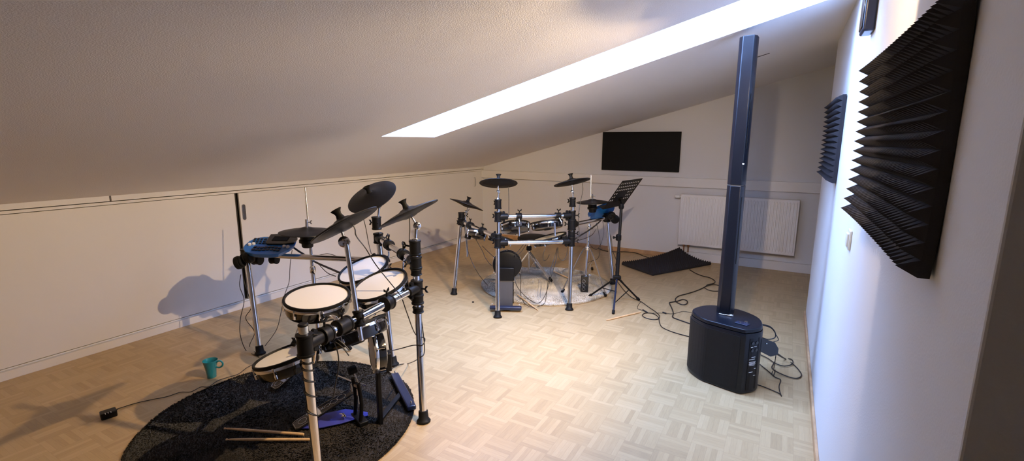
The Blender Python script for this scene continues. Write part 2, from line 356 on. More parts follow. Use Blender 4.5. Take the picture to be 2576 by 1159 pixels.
m = MB(); q = fp[0:17]
for (a, b_) in zip(q, q[1:]):
    d = (V((*b_, 0))-V((*a, 0))); nn = V((d.y, -d.x, 0)).normalized()
    if nn.y > 0: nn = -nn
    m.hexa([(V((*a, .03))), V((*b_, .03)), V((*b_, .03))+nn*.004, V((*a, .03))+nn*.004, V((*a, .365)), V((*b_, .365)), V((*b_, .365))+nn*.004, V((*a, .365))+nn*.004])
m.build('grille', 'grille', t, smooth=False)
# connection panel with sockets and printed marks on the flank facing the wall
pa, pb = V((-.045, 3.12, 0)), V((-.108, 3.03, 0)); pd = (pb-pa).normalized(); pn = V((-pd.y, pd.x, 0)); pn = pn if pn.x > 0 else -pn
pm = (V((-.108, 3.03, 0))+V((-.05, 3.10, 0)))/2; ax_ = ((V((-.05, 3.10, 0))-V((-.108, 3.03, 0))).normalized(), pn, V((0, 0, 1)))
pn = V((ax_[0].y, -ax_[0].x, 0)); ax_ = (ax_[0], pn, V((0, 0, 1)))
cp = MB().box(pm+pn*.002+V((0, 0, .19)), (.075, .004, .33), ax_).build('connection_panel', 'black', t, bevel=.001)
for i in range(2):
    for j in range(2): MB().cyl(pm+ax_[0]*(-.016+.032*i)+V((0, 0, .325-.045*j))+pn*.003, pm+ax_[0]*(-.016+.032*i)+V((0, 0, .325-.045*j))+pn*.008, .010).build('socket', 'gloss', cp)
for (u, z, w) in [(-.018, .300, .016), (.008, .302, .02), (0, .235, .03), (-.01, .222, .045), (-.005, .205, .05), (-.005, .198, .046), (-.005, .191, .05), (-.005, .184, .04), (.02, .160, .012), (.02, .115, .016), (-.01, .14, .03)]:
    MB().box(pm+ax_[0]*u+V((0, 0, z))+pn*.0045, (w, .0008, .003), ax_).build('printed_line', 'led', cp, smooth=False)
m = MB().box((-.155, 3.115, .415), (.075, .045, .006), frame((0, 0, 1), (.9, -.3, 0))); o = m.build('control_plate', 'navy', t, bevel=.002)
MB().cyl((-.135, 3.125, .417), (-.135, 3.125, .428), .010).cyl((-.165, 3.105, .417), (-.165, 3.105, .424), .006).build('knob', 'steel', o)
# the column: bevelled front, two stacked segments
def colsec(z0, z1, k=1):
    cxx, cyy = -.268, 3.285
    pl = [(-.052, -.012), (-.030, -.052), (.030, -.062), (.046, -.03), (.050, .03), (.020, .055), (-.035, .055), (-.055, .035)]
    pl = [(x*k, y*k) for x, y in pl]
    return [(cxx+x, cyy+y, z0) for x, y in pl], [(cxx+x, cyy+y, z1) for x, y in pl]
a, b_ = colsec(.405, 1.238); MB().prism(a, None, b_).build('lower_column', 'spk', t, bevel=.004)
a, b_ = colsec(1.242, 2.108); MB().prism(a, None, b_).build('upper_column', 'spk', t, bevel=.004)
a, b_ = colsec(1.232, 1.248, .96); MB().prism(a, None, b_).build('column_joint', 'gap', t)
for z0, z1 in ((.75, 1.17), (1.46, 1.78)):
    MB().box((-.2298, 3.2395, (z0+z1)/2), (.006, .003, z1-z0), frame((0, 0, 1), (.447, .894, 0))).build('slot_shade_strip', 'screen', t, smooth=False)  # dark strip on the face stands in for a recess in shade
o = MB().box((-.240, 3.2245, 1.372), (.018, .002, .008), frame((0, 0, 1), (1, -.15, 0))).build('maker_plate', 'led', t, bevel=.0008); o['label'] = 'small white maker plate'
MB().bb(-.30, -.215, 3.215, 3.25, .412, .420).box((-.228, 3.222, .421), (.018, .01, .008)).build('column_latch', 'steel', t, bevel=.002)
# wedge-shaped plug unit and its cables behind the cabinet
t = thing('plug_unit', 'black wedge-shaped plug-in box hanging behind the bass cabinet', 'electronics', (.02, 3.2, .2))
z = .30; w0 = [D(x, y, (-.03, 3.15, .3)) for x, y in [(1903, 846), (1915, 851), (1946, 862), (1955, 878), (1953, 893), (1938, 897), (1912, 884), (1908, 868)]]
m = MB(); m.prism(w0, (V((.5, .5, .1)).normalized()*.012)); m.build('housing', 'gloss', t, bevel=.004)
for x, y in ((1915, 858), (1929, 864)): p = D(x, y, (-.03, 3.145, .3)); MB().ball(p, .003).build('indicator', 'led', t)
def cable(name, label, pts, r=.003, cat='cable', group=None):
    return tag(MB().tube(pts, r, 7, 6).build(name, 'cable'), label, cat, group)
def FG(l, z=.004): return [G(x, y, z) for x, y in l]

cable('cable', 'black cable loop bulging towards the wall above the plug-in box', [D(x, y, (-.03, 3.2, .2)) for x, y in [(1914, 815), (1935, 820), (1948, 832), (1951, 845), (1945, 851), (1930, 853), (1915, 848)]], .0035)
cable('cable', 'black cable bent sharply beside the plug-in box next to the wall', [D(x, y, (-.01, 3.25, .2)) for x, y in [(1916, 817), (1940, 825), (1953, 843), (1958, 855), (1946, 859)]], .0025)
cable('cable', 'black cable sweeping in a wide loop on the floor close to the right wall', [D(1953, 890, (.02, 3.2, .2))]+FG([(1973, 901), (1990, 903), (1995, 911), (1987, 918), (1970, 920), (1950, 913), (1930, 900), (1911, 891)], .01), .0035)
cable('cable', 'black cable running furthest right on the floor beside the wall skirting', [D(1955, 888, (.02, 3.2, .2))]+FG([(1975, 902), (1998, 918), (2015, 938), (2013, 948), (2000, 951), (1980, 946), (1955, 935), (1942, 925), (1945, 916), (1950, 908)], .008), .0035)
cable('cable', 'thin black cable dropping to the floor beneath the plug-in box', [D(1952, 893, (.02, 3.2, .2)), D(1950, 905, (0, 3.2, .1))]+FG([(1947, 925), (1942, 938), (1946, 944), (1950, 930)], .006), .0025)
cable('power_cable', 'black power cable leaving the foot of the bass cabinet in a sharp bend', FG([(1904, 967), (1915, 970), (1940, 980), (1962, 990), (1966, 996), (1962, 985), (1960, 970), (1964, 955), (1950, 948), (1935, 935), (1909, 914)], .006), .003)
cable('cable', 'thick black cable snaking from the foam sheet in loops to the bass cabinet', FG([(1735, 678), (1750, 687), (1768, 694), (1785, 698), (1798, 706), (1796, 712), (1780, 716), (1772, 722), (1752, 731), (1730, 738), (1708, 744), (1699, 752), (1703, 760), (1716, 766), (1727, 764), (1729, 757), (1718, 753), (1704, 757), (1688, 760), (1684, 762), (1690, 775), (1694, 788), (1692, 797), (1705, 803), (1725, 810), (1742, 816), (1752, 820)], .006), .005)
cable('cable', 'small black cable loop half hidden behind the speaker column', FG([(1772, 722), (1785, 717), (1800, 716), (1815, 721), (1812, 730), (1798, 732), (1782, 729), (1770, 722)], .006), .004)
cable('cable', 'black cable from the music stand past a lying loop to the bass cabinet', FG([(1552, 706), (1570, 730), (1590, 748), (1612, 758), (1632, 772), (1652, 786), (1659, 795), (1655, 802), (1640, 803), (1622, 798), (1616, 792), (1624, 787), (1642, 788), (1656, 797), (1659, 810), (1665, 822), (1685, 832), (1710, 840), (1737, 847)], .006), .0035)
cable('cable', 'thin black cable with an inline plug joining on the pale floor', FG([(1612, 758), (1604, 770), (1606, 777), (1620, 781), (1632, 787), (1650, 787), (1667, 787), (1690, 789), (1705, 786), (1718, 783), (1735, 785), (1748, 788)], .005), .002)
for a_, b_, l_ in (((1667, 785), (1676, 788), 'small black inline plug nearer the speaker on the thin floor cable'), ((1617, 779), (1629, 786), 'small black inline plug just right of the music stand foot')):
    tag(MB().rod(G(*a_, .008), G(*b_, .008), .0065).build('inline_plug', 'cable'), l_, 'plug')
cable('cable', 'thick black cable along the oak skirting from the hi-hat stand to the foam', FG([(1482, 610), (1500, 622), (1520, 630), (1545, 633), (1575, 633), (1600, 636), (1620, 644), (1640, 650)], .006), .005)

# ------------------------------------------------------------------ drum kit builders
def post(t, p, q, fix=None, fr=.037):
    p, q = V(p), V(q); d = (q-p).normalized()
    o = MB().rod(p+d*.03, q, .0195, 24, .08).build('post', 'chrome', t)
    MB().lathe(p, d, [(fr, 0), (fr+.001, .008), (.027, .022), (.025, .06), (.0205, .062)], 24).build('rubber_foot', 'rubber', o)
    return o
def clamp(t, c, d, e=None, L=.07, r=.031, wing=True, wd=None):
    """black sleeve of length L round a tube of direction d at c, with a socket towards e and a wing bolt"""
    c, d = V(c), V(d).normalized(); m = MB()
    g = min(.012, L*.22); m.lathe(c-d*L/2, d, [(r-.008, 0), (r+.002, .001), (r+.003, .003), (r+.003, g-.002), (r, g), (r, L-g), (r+.003, L-g+.002), (r+.003, L-.003), (r+.002, L-.001), (r-.008, L)], 24)
    if e is not None:
        e = V(e).normalized(); m.lathe(c, e, [(r*.9, 0), (r*.95, .03), (r*.88, .085), (.0215, .087)], 20)
        s_ = d.cross(e).normalized()
        for k in (-1, 1):
            m.lathe(c+e*.05+d*k*.036-s_*.008, s_, [(.012, 0), (.012, .016)], 12)
    o = m.build('rack_clamp', 'black', t)
    if wing:
        x, y, n = frame(d, e if e is not None else (0, 0, 1)); w = V(wd).normalized() if wd else (x if e is None else y)
        k = MB(); k.cyl(c+w*r*.8, c+w*(r+.022), .005, seg=10)
        u = d
        for s_ in (-1, 1): k.hexa(wingpts(c+w*(r+.018), w, u, s_))
        k.build('wing_bolt', 'black', o)
    return o
def wingpts(c, w, u, s_, L=.018, h=.014, t=.003):
    n = w.cross(u); return [c+n*t, c-n*t, c-n*t+u*s_*L+w*h*.6, c+n*t+u*s_*L+w*h*.6, c+w*h*.5+n*t, c+w*h*.5-n*t, c-n*t+u*s_*L+w*h*1.6, c+n*t+u*s_*L+w*h*1.6]
def bar(t, p, q, mname='chrome', r=.019): return MB().rod(p, q, r, 24, .1).build('crossbar', mname, t)
def disc(p1, p2, asp, P):
    """frame of a round thing from the ends of its long axis and how far its face is turned"""
    a, b_ = D(*p1, P), D(*p2, P); c = (a+b_)/2; ax = (b_-a).normalized(); v_ = (c-O).normalized()
    up = ax.cross(v_); up = up if up.z > 0 else -up; up.normalize()
    n = up*math.sqrt(1-asp*asp)-v_*asp
    return c, n.normalized(), (b_-a).length/2, ax
def drum(label, fr, depth=.075, lugs=6, headm='head', mount=None, group=None, name='drum_pad'):
    c, n, r, ax = fr
    t = thing(name, label, 'drum pad', c-n*depth, group)
    MB().lathe(c-n*depth, n, [(r*.80, 0), (r*.93, .006), (r*.96, .02), (r*.96, depth-.018), (r*.90, depth-.014)], 48).build('shell', 'gloss', t)
    MB().lathe(c-n*.014, n, [(0, 0), (r*.925, 0), (r*.925, .009), (0, .0095)], 48).build('drumhead', headm, t)
    MB().lathe(c-n*.026, n, [(r*.975, 0), (r*1.0, 0), (r*1.0, .012), (r*.985, .018), (r*.94, .016), (r*.94, .004)], 48, closed=True).build('rim', 'chrome', t)
    MB().lathe(c-n*.010, n, [(r*.93, 0), (r*1.0, -.002), (r*1.015, .006), (r*1.0, .013), (r*.955, .014), (r*.93, .008)], 48, closed=True).build('rubber_hoop', 'rubber', t)
    x, y, _ = frame(n, ax)
    for k in range(lugs):
        a = 2*PI*(k+.5)/lugs; d = x*math.cos(a)+y*math.sin(a); p = c+d*r*1.005
        MB().rod(p-n*.052, p-n*.012, .0032, 8).rod(p-n*.020+d*.0, p-n*.008, .006, 8).rod(p-n*.060-d*.004, p-n*.040-d*.004, .007, 10).build('lug', 'chrome', t)
    MB().box(c-n*(depth*.7), (r*.7, .03, .03), (x, y, n)).lathe(c-n*depth, n, [(.03, -.012), (.05, .004)], 16).build('underside_block', 'black', t, bevel=.004)
    if mount:
        a = V(mount); e = (a-c); e -= n*e.dot(n); e.normalize(); s_ = c+e*r*.97-n*.045
        MB().box(s_+e*.016, (.05, .04, .045), (n.cross(e), e, n)).build('bracket', 'black', t, bevel=.004)
        k = s_+e*.05; MB().tube([s_+e*.01, k, k+(a-k)*.35+V((0, 0, .01)), a], .0055, 10, 4).build('mounting_rod', 'chrome', t)
    return t
def cymbal(label, fr, hub=True, stop=True, group='black rubber cymbal pads', thick=.007, capr=1.0):
    c, n, r, ax = fr
    t = thing('cymbal_pad', label, 'cymbal', c, group)
    prof = [(0, .024), (.020, .024), (.035, .020), (r*.30, .012), (r*.62, .004), (r*.93, -.006), (r*1.0, -.009), (r*1.005, -.012), (r*.99, -.015), (r*.6, -.008), (r*.28, .0), (0, .004)]
    MB().lathe(c, n, prof, 64).build('playing_surface', 'cymb', t)
    MB().lathe(c-n*.034, n, [(0, 0), (.028, 0), (.045, .005), (r*.5, .011), (r*.80, .018), (r*.84, .023)], 48).build('underside_cover', 'black', t)
    if stop:
        MB().lathe(c+n*.022, n, [(.016, 0), (.013, .010), (.0105, .022), (.013, .034), (.020, .046), (.018, .048), (.010, .040), (0, .038)], 16, hint=ax, sx=1.25*capr, sy=.75).build('wing_stopper', 'rubber', t)
    return t
def tilter(t, p, dirs, r=.016):
    o = MB().lathe(V(p)-V(dirs)*.011, dirs, [(r*.7, 0), (r, .004), (r, .018), (r*.7, .022)], 20).build('tilter', 'chrome', t)
    k = MB().cyl(V(p)+V(dirs)*.01, V(p)+V(dirs)*.03, .004, seg=8)
    for s_ in (-1, 1): k.hexa(wingpts(V(p)+V(dirs)*.022, V(dirs).normalized(), V((0, 0, 1)), s_, .013, .008, .002))
    k.build('wing_nut', 'chrome', o); return o

# ------------------------------------------------------------------ rugs
def rug(name, label, cx, cy, r, m, n, hmin, hmax, seed):
    rnd = random.Random(seed); b = MB(); b.lathe((cx, cy, 0), (0, 0, 1), [(r*.985, 0), (r, .006), (r*.995, .012), (0, .014)], 96)
    for i in range(n):
        q = math.sqrt(rnd.random())*r*1.0 if i > n*.12 else r*(.985+.02*rnd.random())
        a = rnd.random()*2*PI; x, y = cx+q*math.cos(a), cy+q*math.sin(a)
        sw = math.sin(x*6.1+y*3.3)+math.cos(y*7.7-x*2.1); th = sw*1.3+rnd.uniform(-1.1, 1.1); h_ = rnd.uniform(hmin, hmax); l = h_*.8
        dx, dy = math.cos(th)*l, math.sin(th)*l; w = .0022+.0016*rnd.random(); px, py = -math.sin(th)*w+rnd.uniform(-.002, .002), math.cos(th)*w
        b.add([(x-px, y-py, .010), (x+px, y+py, .010), (x+dx+px*.5, y+dy+py*.5, .010+h_), (x+dx-px*.5, y+dy-py*.5, .010+h_)], [(0, 1, 2, 3)])
    return tag(b.build(name, m, ang=180), label, 'rug')
rug('round_rug', 'round charcoal shag rug under the nearer drum kit', -2.262, 1.465, .695, 'rug1', 70000, .005, .009, 3)
rug('round_rug', 'round pale grey shag rug under the further drum kit', -2.13, 4.47, .68, 'rug2', 45000, .005, .009, 4)

# ------------------------------------------------------------------ nearer kit
A0, B0, C0, D0 = V((-2.209, 2.261, 0)), V((-1.594, 1.84, 0)), V((-1.655, 1.215, 0)), V((-3.154, 1.915, 0))
A1, B1, C1, D1 = D(952, 600, A0), D(1045, 640, B0), G(762, 815, .785), D(622, 655, D0)
def at(p, q, z): p, q = V(p), V(q); return p+(q-p)*((z-p.z)/(q.z-p.z))
rack = thing('drum_rack', 'chrome drum rack of the nearer kit with four rubber-footed posts', 'drum rack', (-2.2, 1.7, 0))
post(rack, A0, A1); post(rack, B0, at(B0, B1, .90)); pc_ = post(rack, C0, C1); MB().rod(at(C0, C1, .775), C1+V((0, 0, .004)), .0205).build('end_cap', 'black', pc_); post(rack, D0, D1)
up_ = V((0, 0, 1))
pa, pb = at(A0, A1, .85), at(B0, B1, .85); bar(rack, pa, pb); e = (pb-pa).normalized(); clamp(rack, pa, up_, e); clamp(rack, pb, up_, -e)
pa2, pb2 = at(A0, A1, .655), at(B0, B1, .655); bar(rack, pa2, pb2); clamp(rack, pa2, up_, e); clamp(rack, pb2, up_, -e, L=.055, wing=False)
qb, qc = at(B0, B1, .715), at(C0, C1, .695); bar(rack, qb, qc, r=.020); f_ = (qc-qb).normalized(); clamp(rack, qb, up_, f_, L=.09); clamp(rack, qc, up_, -f_, L=.095, r=.031)
qa, qd = at(A0, A1, .70), at(D0, D1, .70); qd2 = D(604, 651, D0); bar(rack, qa, qd); g_ = (qd-qa).normalized(); clamp(rack, qa, up_, g_); clamp(rack, qd, up_, -g_, L=.08, r=.036)
for z in (.80, .60): clamp(rack, at(B0, B1, z), up_, None, L=.035, r=.028, wing=False)
clamp(rack, at(B0, B1, .93), up_, None, L=.085, r=.030, wd=(-.7, -.4, .2)); clamp(rack, at(A0, A1, .95), up_, None, L=.09, r=.030, wd=(-1, 0, 0))
cb = qb+(qc-qb)*.33; clamp(rack, cb, f_, None, L=.05, r=.036); clamp(rack, qb+(qc-qb)*.73, f_, None, L=.075, r=.034); clamp(rack, qb+(qc-qb)*.86, f_, None, L=.05, r=.036)
clamp(rack, pa+(pb-pa)*.33, e, None, L=.05); clamp(rack, pa+(pb-pa)*.72, e, None, L=.06)
# long straight cymbal pole clamped to the side bar
ref = qb+(qc-qb)*.62
pl0, pl1 = D(909, 857, ref), D(877, 640, ref); pl2 = D(871, 612, ref); pl3 = D(858, 577, ref)
MB().rod(pl0, pl2, .0115, 18).build('cymbal_pole', 'chrome', rack); tilter(rack, D(866, 608, ref), (.62, -.75, .2), .026); MB().rod(pl2, pl3, .006).build('cymbal_spindle', 'chrome', rack)
clamp(rack, D(903, 800, ref), (pl2-pl0), None, L=.075, r=.022)
# arms on the tall posts
a2 = D(951, 575, A0); a3 = D(952, 520, A0)
MB().rod(at(A0, A1, .93), D(950, 560, A0), .013).rod(D(950, 562, A0), D(954, 512, A0), .008).build('cymbal_pole', 'chrome', rack); tilter(rack, D(949, 556, A0), (.75, -.66, 0)); tilter(rack, D(955, 519, A0), (.75, -.66, 0), .013)
MB().rod(D(955, 519, A0), D(936, 494, A0), .006).build('cymbal_spindle', 'chrome', rack)
MB().rod(at(B0, B1, .93), D(1044, 612, B0), .015).rod(D(1045, 610, B0), D(1047, 575, B0), .009).build('cymbal_pole', 'chrome', rack); tilter(rack, D(1044, 608, B0), (.7, -.7, 0), .022); tilter(rack, D(1049, 568, B0), (.7, -.7, 0), .021)
MB().rod(D(1048, 566, B0), D(1028, 532, B0), .006).build('cymbal_spindle', 'chrome', rack)

cymbal('large black cymbal pad tilted on the straight pole, nearest the camera', disc((784, 603), (944, 518), -.13, ref), capr=1.1)
cymbal('black cymbal pad showing its full round face, highest of the nearer kit', disc((877, 521), (991, 461), .46, A0+V((0, 0, 1))), stop=True)
cymbal('black cymbal pad slanting edge-on over the right post of the nearer kit', disc((954, 567), (1099, 498), -.07, B0))
mt = pb+V((0, 0, 0))
drum('small white-headed tom pad furthest back on the nearer kit', disc((854, 700), (972, 649), .40, V((-2.14, 2.02, .75))), mount=pa+(pb-pa)*.33)
drum('white-headed tom pad tilted beside the right post of the nearer kit', disc((889, 741), (1020, 685), .43, V((-1.86, 1.80, .72))), mount=pa+(pb-pa)*.75)
drum('largest white-headed pad of the nearer kit, set nearly level as the snare', disc((719, 753), (877, 735), .41, V((-2.13, 1.50, .72))), .085, 8, mount=None, name='snare_pad')
m = MB(); sn = disc((719, 753), (877, 735), .41, V((-2.13, 1.50, .72)))
drum('white-headed floor tom pad held low beside the nearest rack post', disc((646, 918), (792, 862), .24, V((-1.98, 1.22, .55))), mount=qb+(qc-qb)*.9)
drum('black-shelled drum pad hanging under the side bar, its rim edge-on', disc((806, 848), (966, 790), .02, V((-1.86, 1.52, .62))), .08, 6, mount=None)
kp = disc((806, 848), (966, 790), .02, V((-1.86, 1.52, .62)))[0]; MB().rod(kp-V((0, 0, .02)), qb+(qc-qb)*.45-V((0, 0, .02)), .009).build('pad_arm', 'chrome', rack)
# snare arm
ar = MB(); s0 = sn[0]-sn[1]*.09; ar.tube([s0, s0-V((0, 0, .05)), qb+(qc-qb)*.73+V((-.06, 0, .03)), qb+(qc-qb)*.73], .009, 12, 5); o = ar.build('snare_arm', 'chrome', rack)
MB().lathe(s0-V((0, 0, .03)), up_, [(.02, 0), (.035, .012), (.03, .03)], 16).build('snare_seat', 'black', o)

# hi-hat stands
def hihat(base, top, rodtop, cyf, feet, hz, lab, lab2, pedal=True, boxm='black', clutch_side=1):
    base = V(base); t = thing('hi_hat_stand', lab, 'hi-hat stand', base)
    hub = at(base, top, hz)
    MB().rod(at(base, top, .10), at(base, top, .62), .013).rod(at(base, top, .60), top, .009).build('tube', 'chrome', t)
    MB().lathe(at(base, top, .585), up_, [(.016, 0), (.020, .006), (.020, .04), (.015, .05)], 18).lathe(hub-V((0, 0, .02)), up_, [(.018, 0), (.024, .006), (.024, .045), (.018, .05)], 18).build('collar', 'chrome', t)
    k = MB(); cpt = at(base, top, .61); k.cyl(cpt, cpt+V((.05, -.03, .0)), .005); k.hexa(wingpts(cpt+V((.04, -.025, 0)), V((.85, -.5, 0)), up_, 1)); k.hexa(wingpts(cpt+V((.04, -.025, 0)), V((.85, -.5, 0)), up_, -1)); k.build('wing_bolt', 'chrome', t)
    lo = at(base, top, .11)
    for f in feet:
        f = V(f); d = (f-hub).normalized(); l = MB().tube([hub, hub+V((f.x-hub.x, f.y-hub.y, 0))*.25+V((0, 0, -.02)), f+V((0, 0, .02))], .007, 10, 5)
        s_ = V((0, 0, 1)).cross(d).normalized()*.011; k2 = hub+(f-hub)*.62
        l.tube([lo-s_, k2-s_], .004, 6, 1).tube([lo+s_, k2+s_], .004, 6, 1)
        o = l.build('leg', 'chrome', t); MB().rod(f-d*.05+V((0, 0, .013)), f+V((0, 0, .013)), .014, 12).build('rubber_foot', 'rubber', o)
    MB().rod(top, rodtop, .0035, 10).build('pull_rod', 'steel', t)
    # sensor box under the pads and the clutch
    cc, n, r, ax = cyf
    MB().lathe(cc-n*.115, n, [(.030, 0), (.036, .006), (.038, .03), (.052, .034), (.052, .052), (.045, .056), (.045, .112)], 24).build('sensor_box', 'black', t)
    q = MB().cyl(cc+n*.022, cc+n*.075, .009, seg=12); q.cyl(cc+n*.055, cc+n*.055+ax*.025, .004, seg=8); q.hexa(wingpts(cc+n*.055+ax*.022, ax, n, 1, .012, .01)); q.hexa(wingpts(cc+n*.055+ax*.022, ax, n, -1, .012, .01)); q.build('clutch', 'steel', t)
    cymbal(lab2, cyf, stop=False, group=None)
    return t
HB = V((-2.735, 2.09, 0)); HT = D(779, 590, HB)
t = hihat(HB, HT, D(768, 472, HB), disc((706, 582), (838, 577), .17, HB+V((0, 0, .95))), [G(883, 883), G(735, 872), G(800, 830)], .38, 'chrome hi-hat stand of the nearer kit, between module and snare', 'round black hi-hat pad of the nearer kit, level with its rod')
def footboard(t, heel, toe, w, name='footboard'):
    heel, toe = V(heel), V(toe); u = (toe-heel).normalized(); s_ = u.cross(up_).normalized(); n = s_.cross(u).normalized(); L = (toe-heel).length
    fr = [(-.5, 0), (-.35, -.018), (.35, -.018), (.5, 0), (.5, L*.55), (.36, L), (-.36, L), (-.5, L*.55)]
    pts = [heel+s_*a*w+u*b for a, b in fr]
    o = MB().prism(pts, n*.007).build(name, 'gloss', t, bevel=.002)
    m = MB()
    ln = [heel+s_*a*w*.84+u*(b*.95+.004)+n*.0085 for a, b in fr]; m.tube(ln+[ln[0]], .0012, 4, 1)
    for b, rr in ((.1, .24), (.66, .22), (.80, .26), (.54, .14), (.47, .08), (.42, .06)): m.ring(heel+u*L*b+n*.0085, n, w*rr, .0012, 18)
    o2 = m.build('board_inlay', 'steel', o); o2['label'] = 'silver outline and ring pattern'
    m = MB().box(heel+u*L*.25+n*.009, (w*.82, L*.10, .004), (s_, u, n)); m.box(heel+u*L*.37+n*.009, (w*.82, L*.06, .004), (s_, u, n)); m.build('grip_pad', 'silver', o)
    return o, u, s_, n
ho, u, s_, n = footboard(t, G(694, 972, .035), G(762, 912, .12), .085)
MB().box(G(740, 930, .02), (.09, .28, .006), (s_, V((u.x, u.y, 0)).normalized(), up_)).build('pedal_base', 'black', t, bevel=.002)

# module and headphones
def module(label, fr, tf=None):
    c, n, r, ax = fr; x = ax; y = n.cross(x).normalized()
    cy_ = -1 if y.dot(FW) < 0 else 1
    y = y if y.z < 0 or y.dot(FW) < 0 else y
    t = thing('drum_module', label, 'drum module', c-n*.03)
    sh = [(-1.0, -.05), (-.96, .28), (-.82, .52), (-.5, .66), (0, .70), (.6, .66), (.92, .50), (1.0, .1), (.93, -.15), (.62, -.62), (.30, -.70), (-.3, -.68), (-.75, -.52), (-.95, -.28)]
    tp = [c+x*a*r+y*b*r*.95 for a, b in sh]; MB().prism([c+x*a*r*.93+y*b*r*.88-n*.035 for a, b in sh], None, tp).build('housing', 'blue', t, bevel=.004, seg=3)
    sc_ = MB(); sc_.prism([c+x*a*r+y*b*r for a, b in [(-.28, .72), (.15, .76), (.75, .66), (.95, .45), (.93, .12), (.55, .02), (-.1, .0), (-.22, .1)]], n*.014); sc_.build('display_hood', 'gloss', t, bevel=.003)
    MB().box(c+x*.28*r+y*.38*r+n*.016, (r*.62, r*.3, .003), (x, y, n)).build('display', 'screen', t)
    for k in range(3):
        for j in range(4): MB().box(c+x*(-.78+.14*j+.03*k)*r+y*(.42-.15*k)*r+n*.003, (r*.09, r*.09, .007), (x, y, n)).build('button', 'navy', t, bevel=.001)
    for k in range(8):
        for j in range(2): MB().box(c+x*(-.5+.14*k)*r+y*(-.18-.17*j-.03*math.sin(k))*r+n*.003, (r*.11, r*.1, .007), (x, y, n)).build('button', 'navy', t, bevel=.001)
    for a, b in ((-.80, -.02), (-.66, .03), (.62, -.1), (.78, -.12)): MB().lathe(c+x*a*r+y*b*r, n, [(r*.07, 0), (r*.06, .012), (0, .013)], 14).build('knob', 'white', t)
    return t
mf = disc((616, 615), (741, 618), .60, V((-3.10, 2.0, .8)))
module('blue oval drum module on the side arm of the nearer kit', mf)
clamp(rack, D(690, 652, D0+(A0-D0)*.1), g_, None, L=.05, wing=False, r=.03); clamp(rack, D(647, 653, D0), g_, None, L=.06, r=.034)
def headphones(label, c1, c2, ref, n1):
    c1, c2 = D(*c1, ref), D(*c2, ref)-V((.0, .0, 0)); t = thing('headphones', label, 'headphones', (c1+c2)/2-V((0, 0, .05)))
    n1 = V(n1).normalized()
    for c, s_ in ((c1, 1), (c2, -1)):
        o = MB().lathe(c-n1*s_*.02, n1*s_, [(.028, 0), (.042, .006), (.047, .016), (.045, .034), (.032, .042), (.0, .044)], 26).build('ear_cup', 'black', t)
        MB().ring(c-n1*s_*.024, n1, .030, .010, 26).build('ear_cushion', 'rubber', o)
    m_ = (c1+c2)/2; h_ = []
    top = V((0, 0, 1))
    for i in range(11):
        a = PI*i/10; h_.append(m_+(c1-m_)*math.cos(a)*1.15+top*math.sin(a)*.055+n1.cross(top)*math.sin(a)*.03)
    MB().tube(h_, .006, 8, 3).build('headband', 'black', t)
    return t
headphones('black over-ear headphones hung on the arm end of the nearer rack', (601, 660), (627, 645), D0+V((0, 0, .7)), (-.8, -.5, -.3))

# kick tower, pedal
def kick_tower(lab, base, face, padc, R_, barc, barlen, postw, colr, drive=.0):
    base = V(base); f = V(face).normalized(); s_ = f.cross(up_).normalized(); t = thing('kick_drum_tower', lab, 'kick drum pad', base)
    pz = padc.z; pc = V(padc)
    MB().box((base.x, base.y, pz/2-.02), (postw, .022, pz-.06), (s_, f, up_)).build('tower_post', colr, t, bevel=.004)
    MB().lathe(pc-f*.06, f, [(R_*.78, 0), (R_*.95, .008), (R_*.98, .025), (R_*.98, .05)], 44).build('shell', 'black' if colr == 'tin' else 'gloss', t)
    MB().lathe(pc-f*.014, f, [(R_*1.0, 0), (R_*1.02, .004), (R_*1.02, .016), (R_*.96, .02), (R_*.94, .01)], 44, closed=True).build('rim', 'chrome', t)
    MB().lathe(pc-f*.008, f, [(0, 0), (R_*.95, 0), (R_*.95, .010), (0, .012)], 44).build('kick_head', 'rubber' if colr == 'tin' else 'head', t)
    MB().box(pc-f*.075-up_*R_*.55, (postw*1.1, .03, R_*.9), (s_, f, up_)).build('back_plate', 'black', t, bevel=.005)
    x, y, _ = frame(f)
    for k in range(6):
        a = 2*PI*k/6; d = x*math.cos(a)+y*math.sin(a); p = pc+d*R_*1.03; MB().rod(p-f*.045, p-f*.002, .0035, 8).build('lug', 'chrome', t)
    b0 = V(barc); o = MB().box((b0.x, b0.y, .036), (barlen, .05, .028), (s_, f, up_)).build('base_bar', 'navy', t, bevel=.007, seg=3)
    MB().hexa([base+s_*k*postw*.6+f*j+up_*z for z in (.018, .034) for k, j in ((-1, .02), (1, .02), (1, .0), (-1, .0))]) if False else None
    MB().box(((base.x+b0.x)/2, (base.y+b0.y)/2, .03), (postw*.55, (b0-base).xy.length, .014), (V(((b0-base).y, -(b0-base).x, 0)).normalized(), V(((b0-base).x, (b0-base).y, 0)).normalized(), up_)).build('base_arm', 'black', t, bevel=.003)
    for k in (-1, 1):
        p = V((b0.x, b0.y, 0))+s_*k*(barlen/2-.02); MB().rod(p+up_*.015, p+up_*.072, .004, 8).build('spur_screw', 'chrome', o)
    return t, f, s_
KB = G(957, 1062, .01); fdir = V((-.565, -.825, 0))
kt, f, s_ = kick_tower('black kick drum tower with its round pad seen edge-on, on the charcoal rug', (KB.x, KB.y, 0), fdir, D(938, 886, (KB.x, KB.y, .4)), .112, G(1013, 984, .03), .44, .055, 'black')
pt = thing('kick_pedal', 'black bass drum pedal with ringed footboard and blue plate on the charcoal rug', 'drum pedal', G(880, 1040))
fo, u, s2, n = footboard(pt, G(748, 1070, .035), G(886, 985, .125), .09)
fu = V((u.x, u.y, 0)).normalized(); hp = G(748, 1070, .02)
sN = fu.cross(up_).normalized()
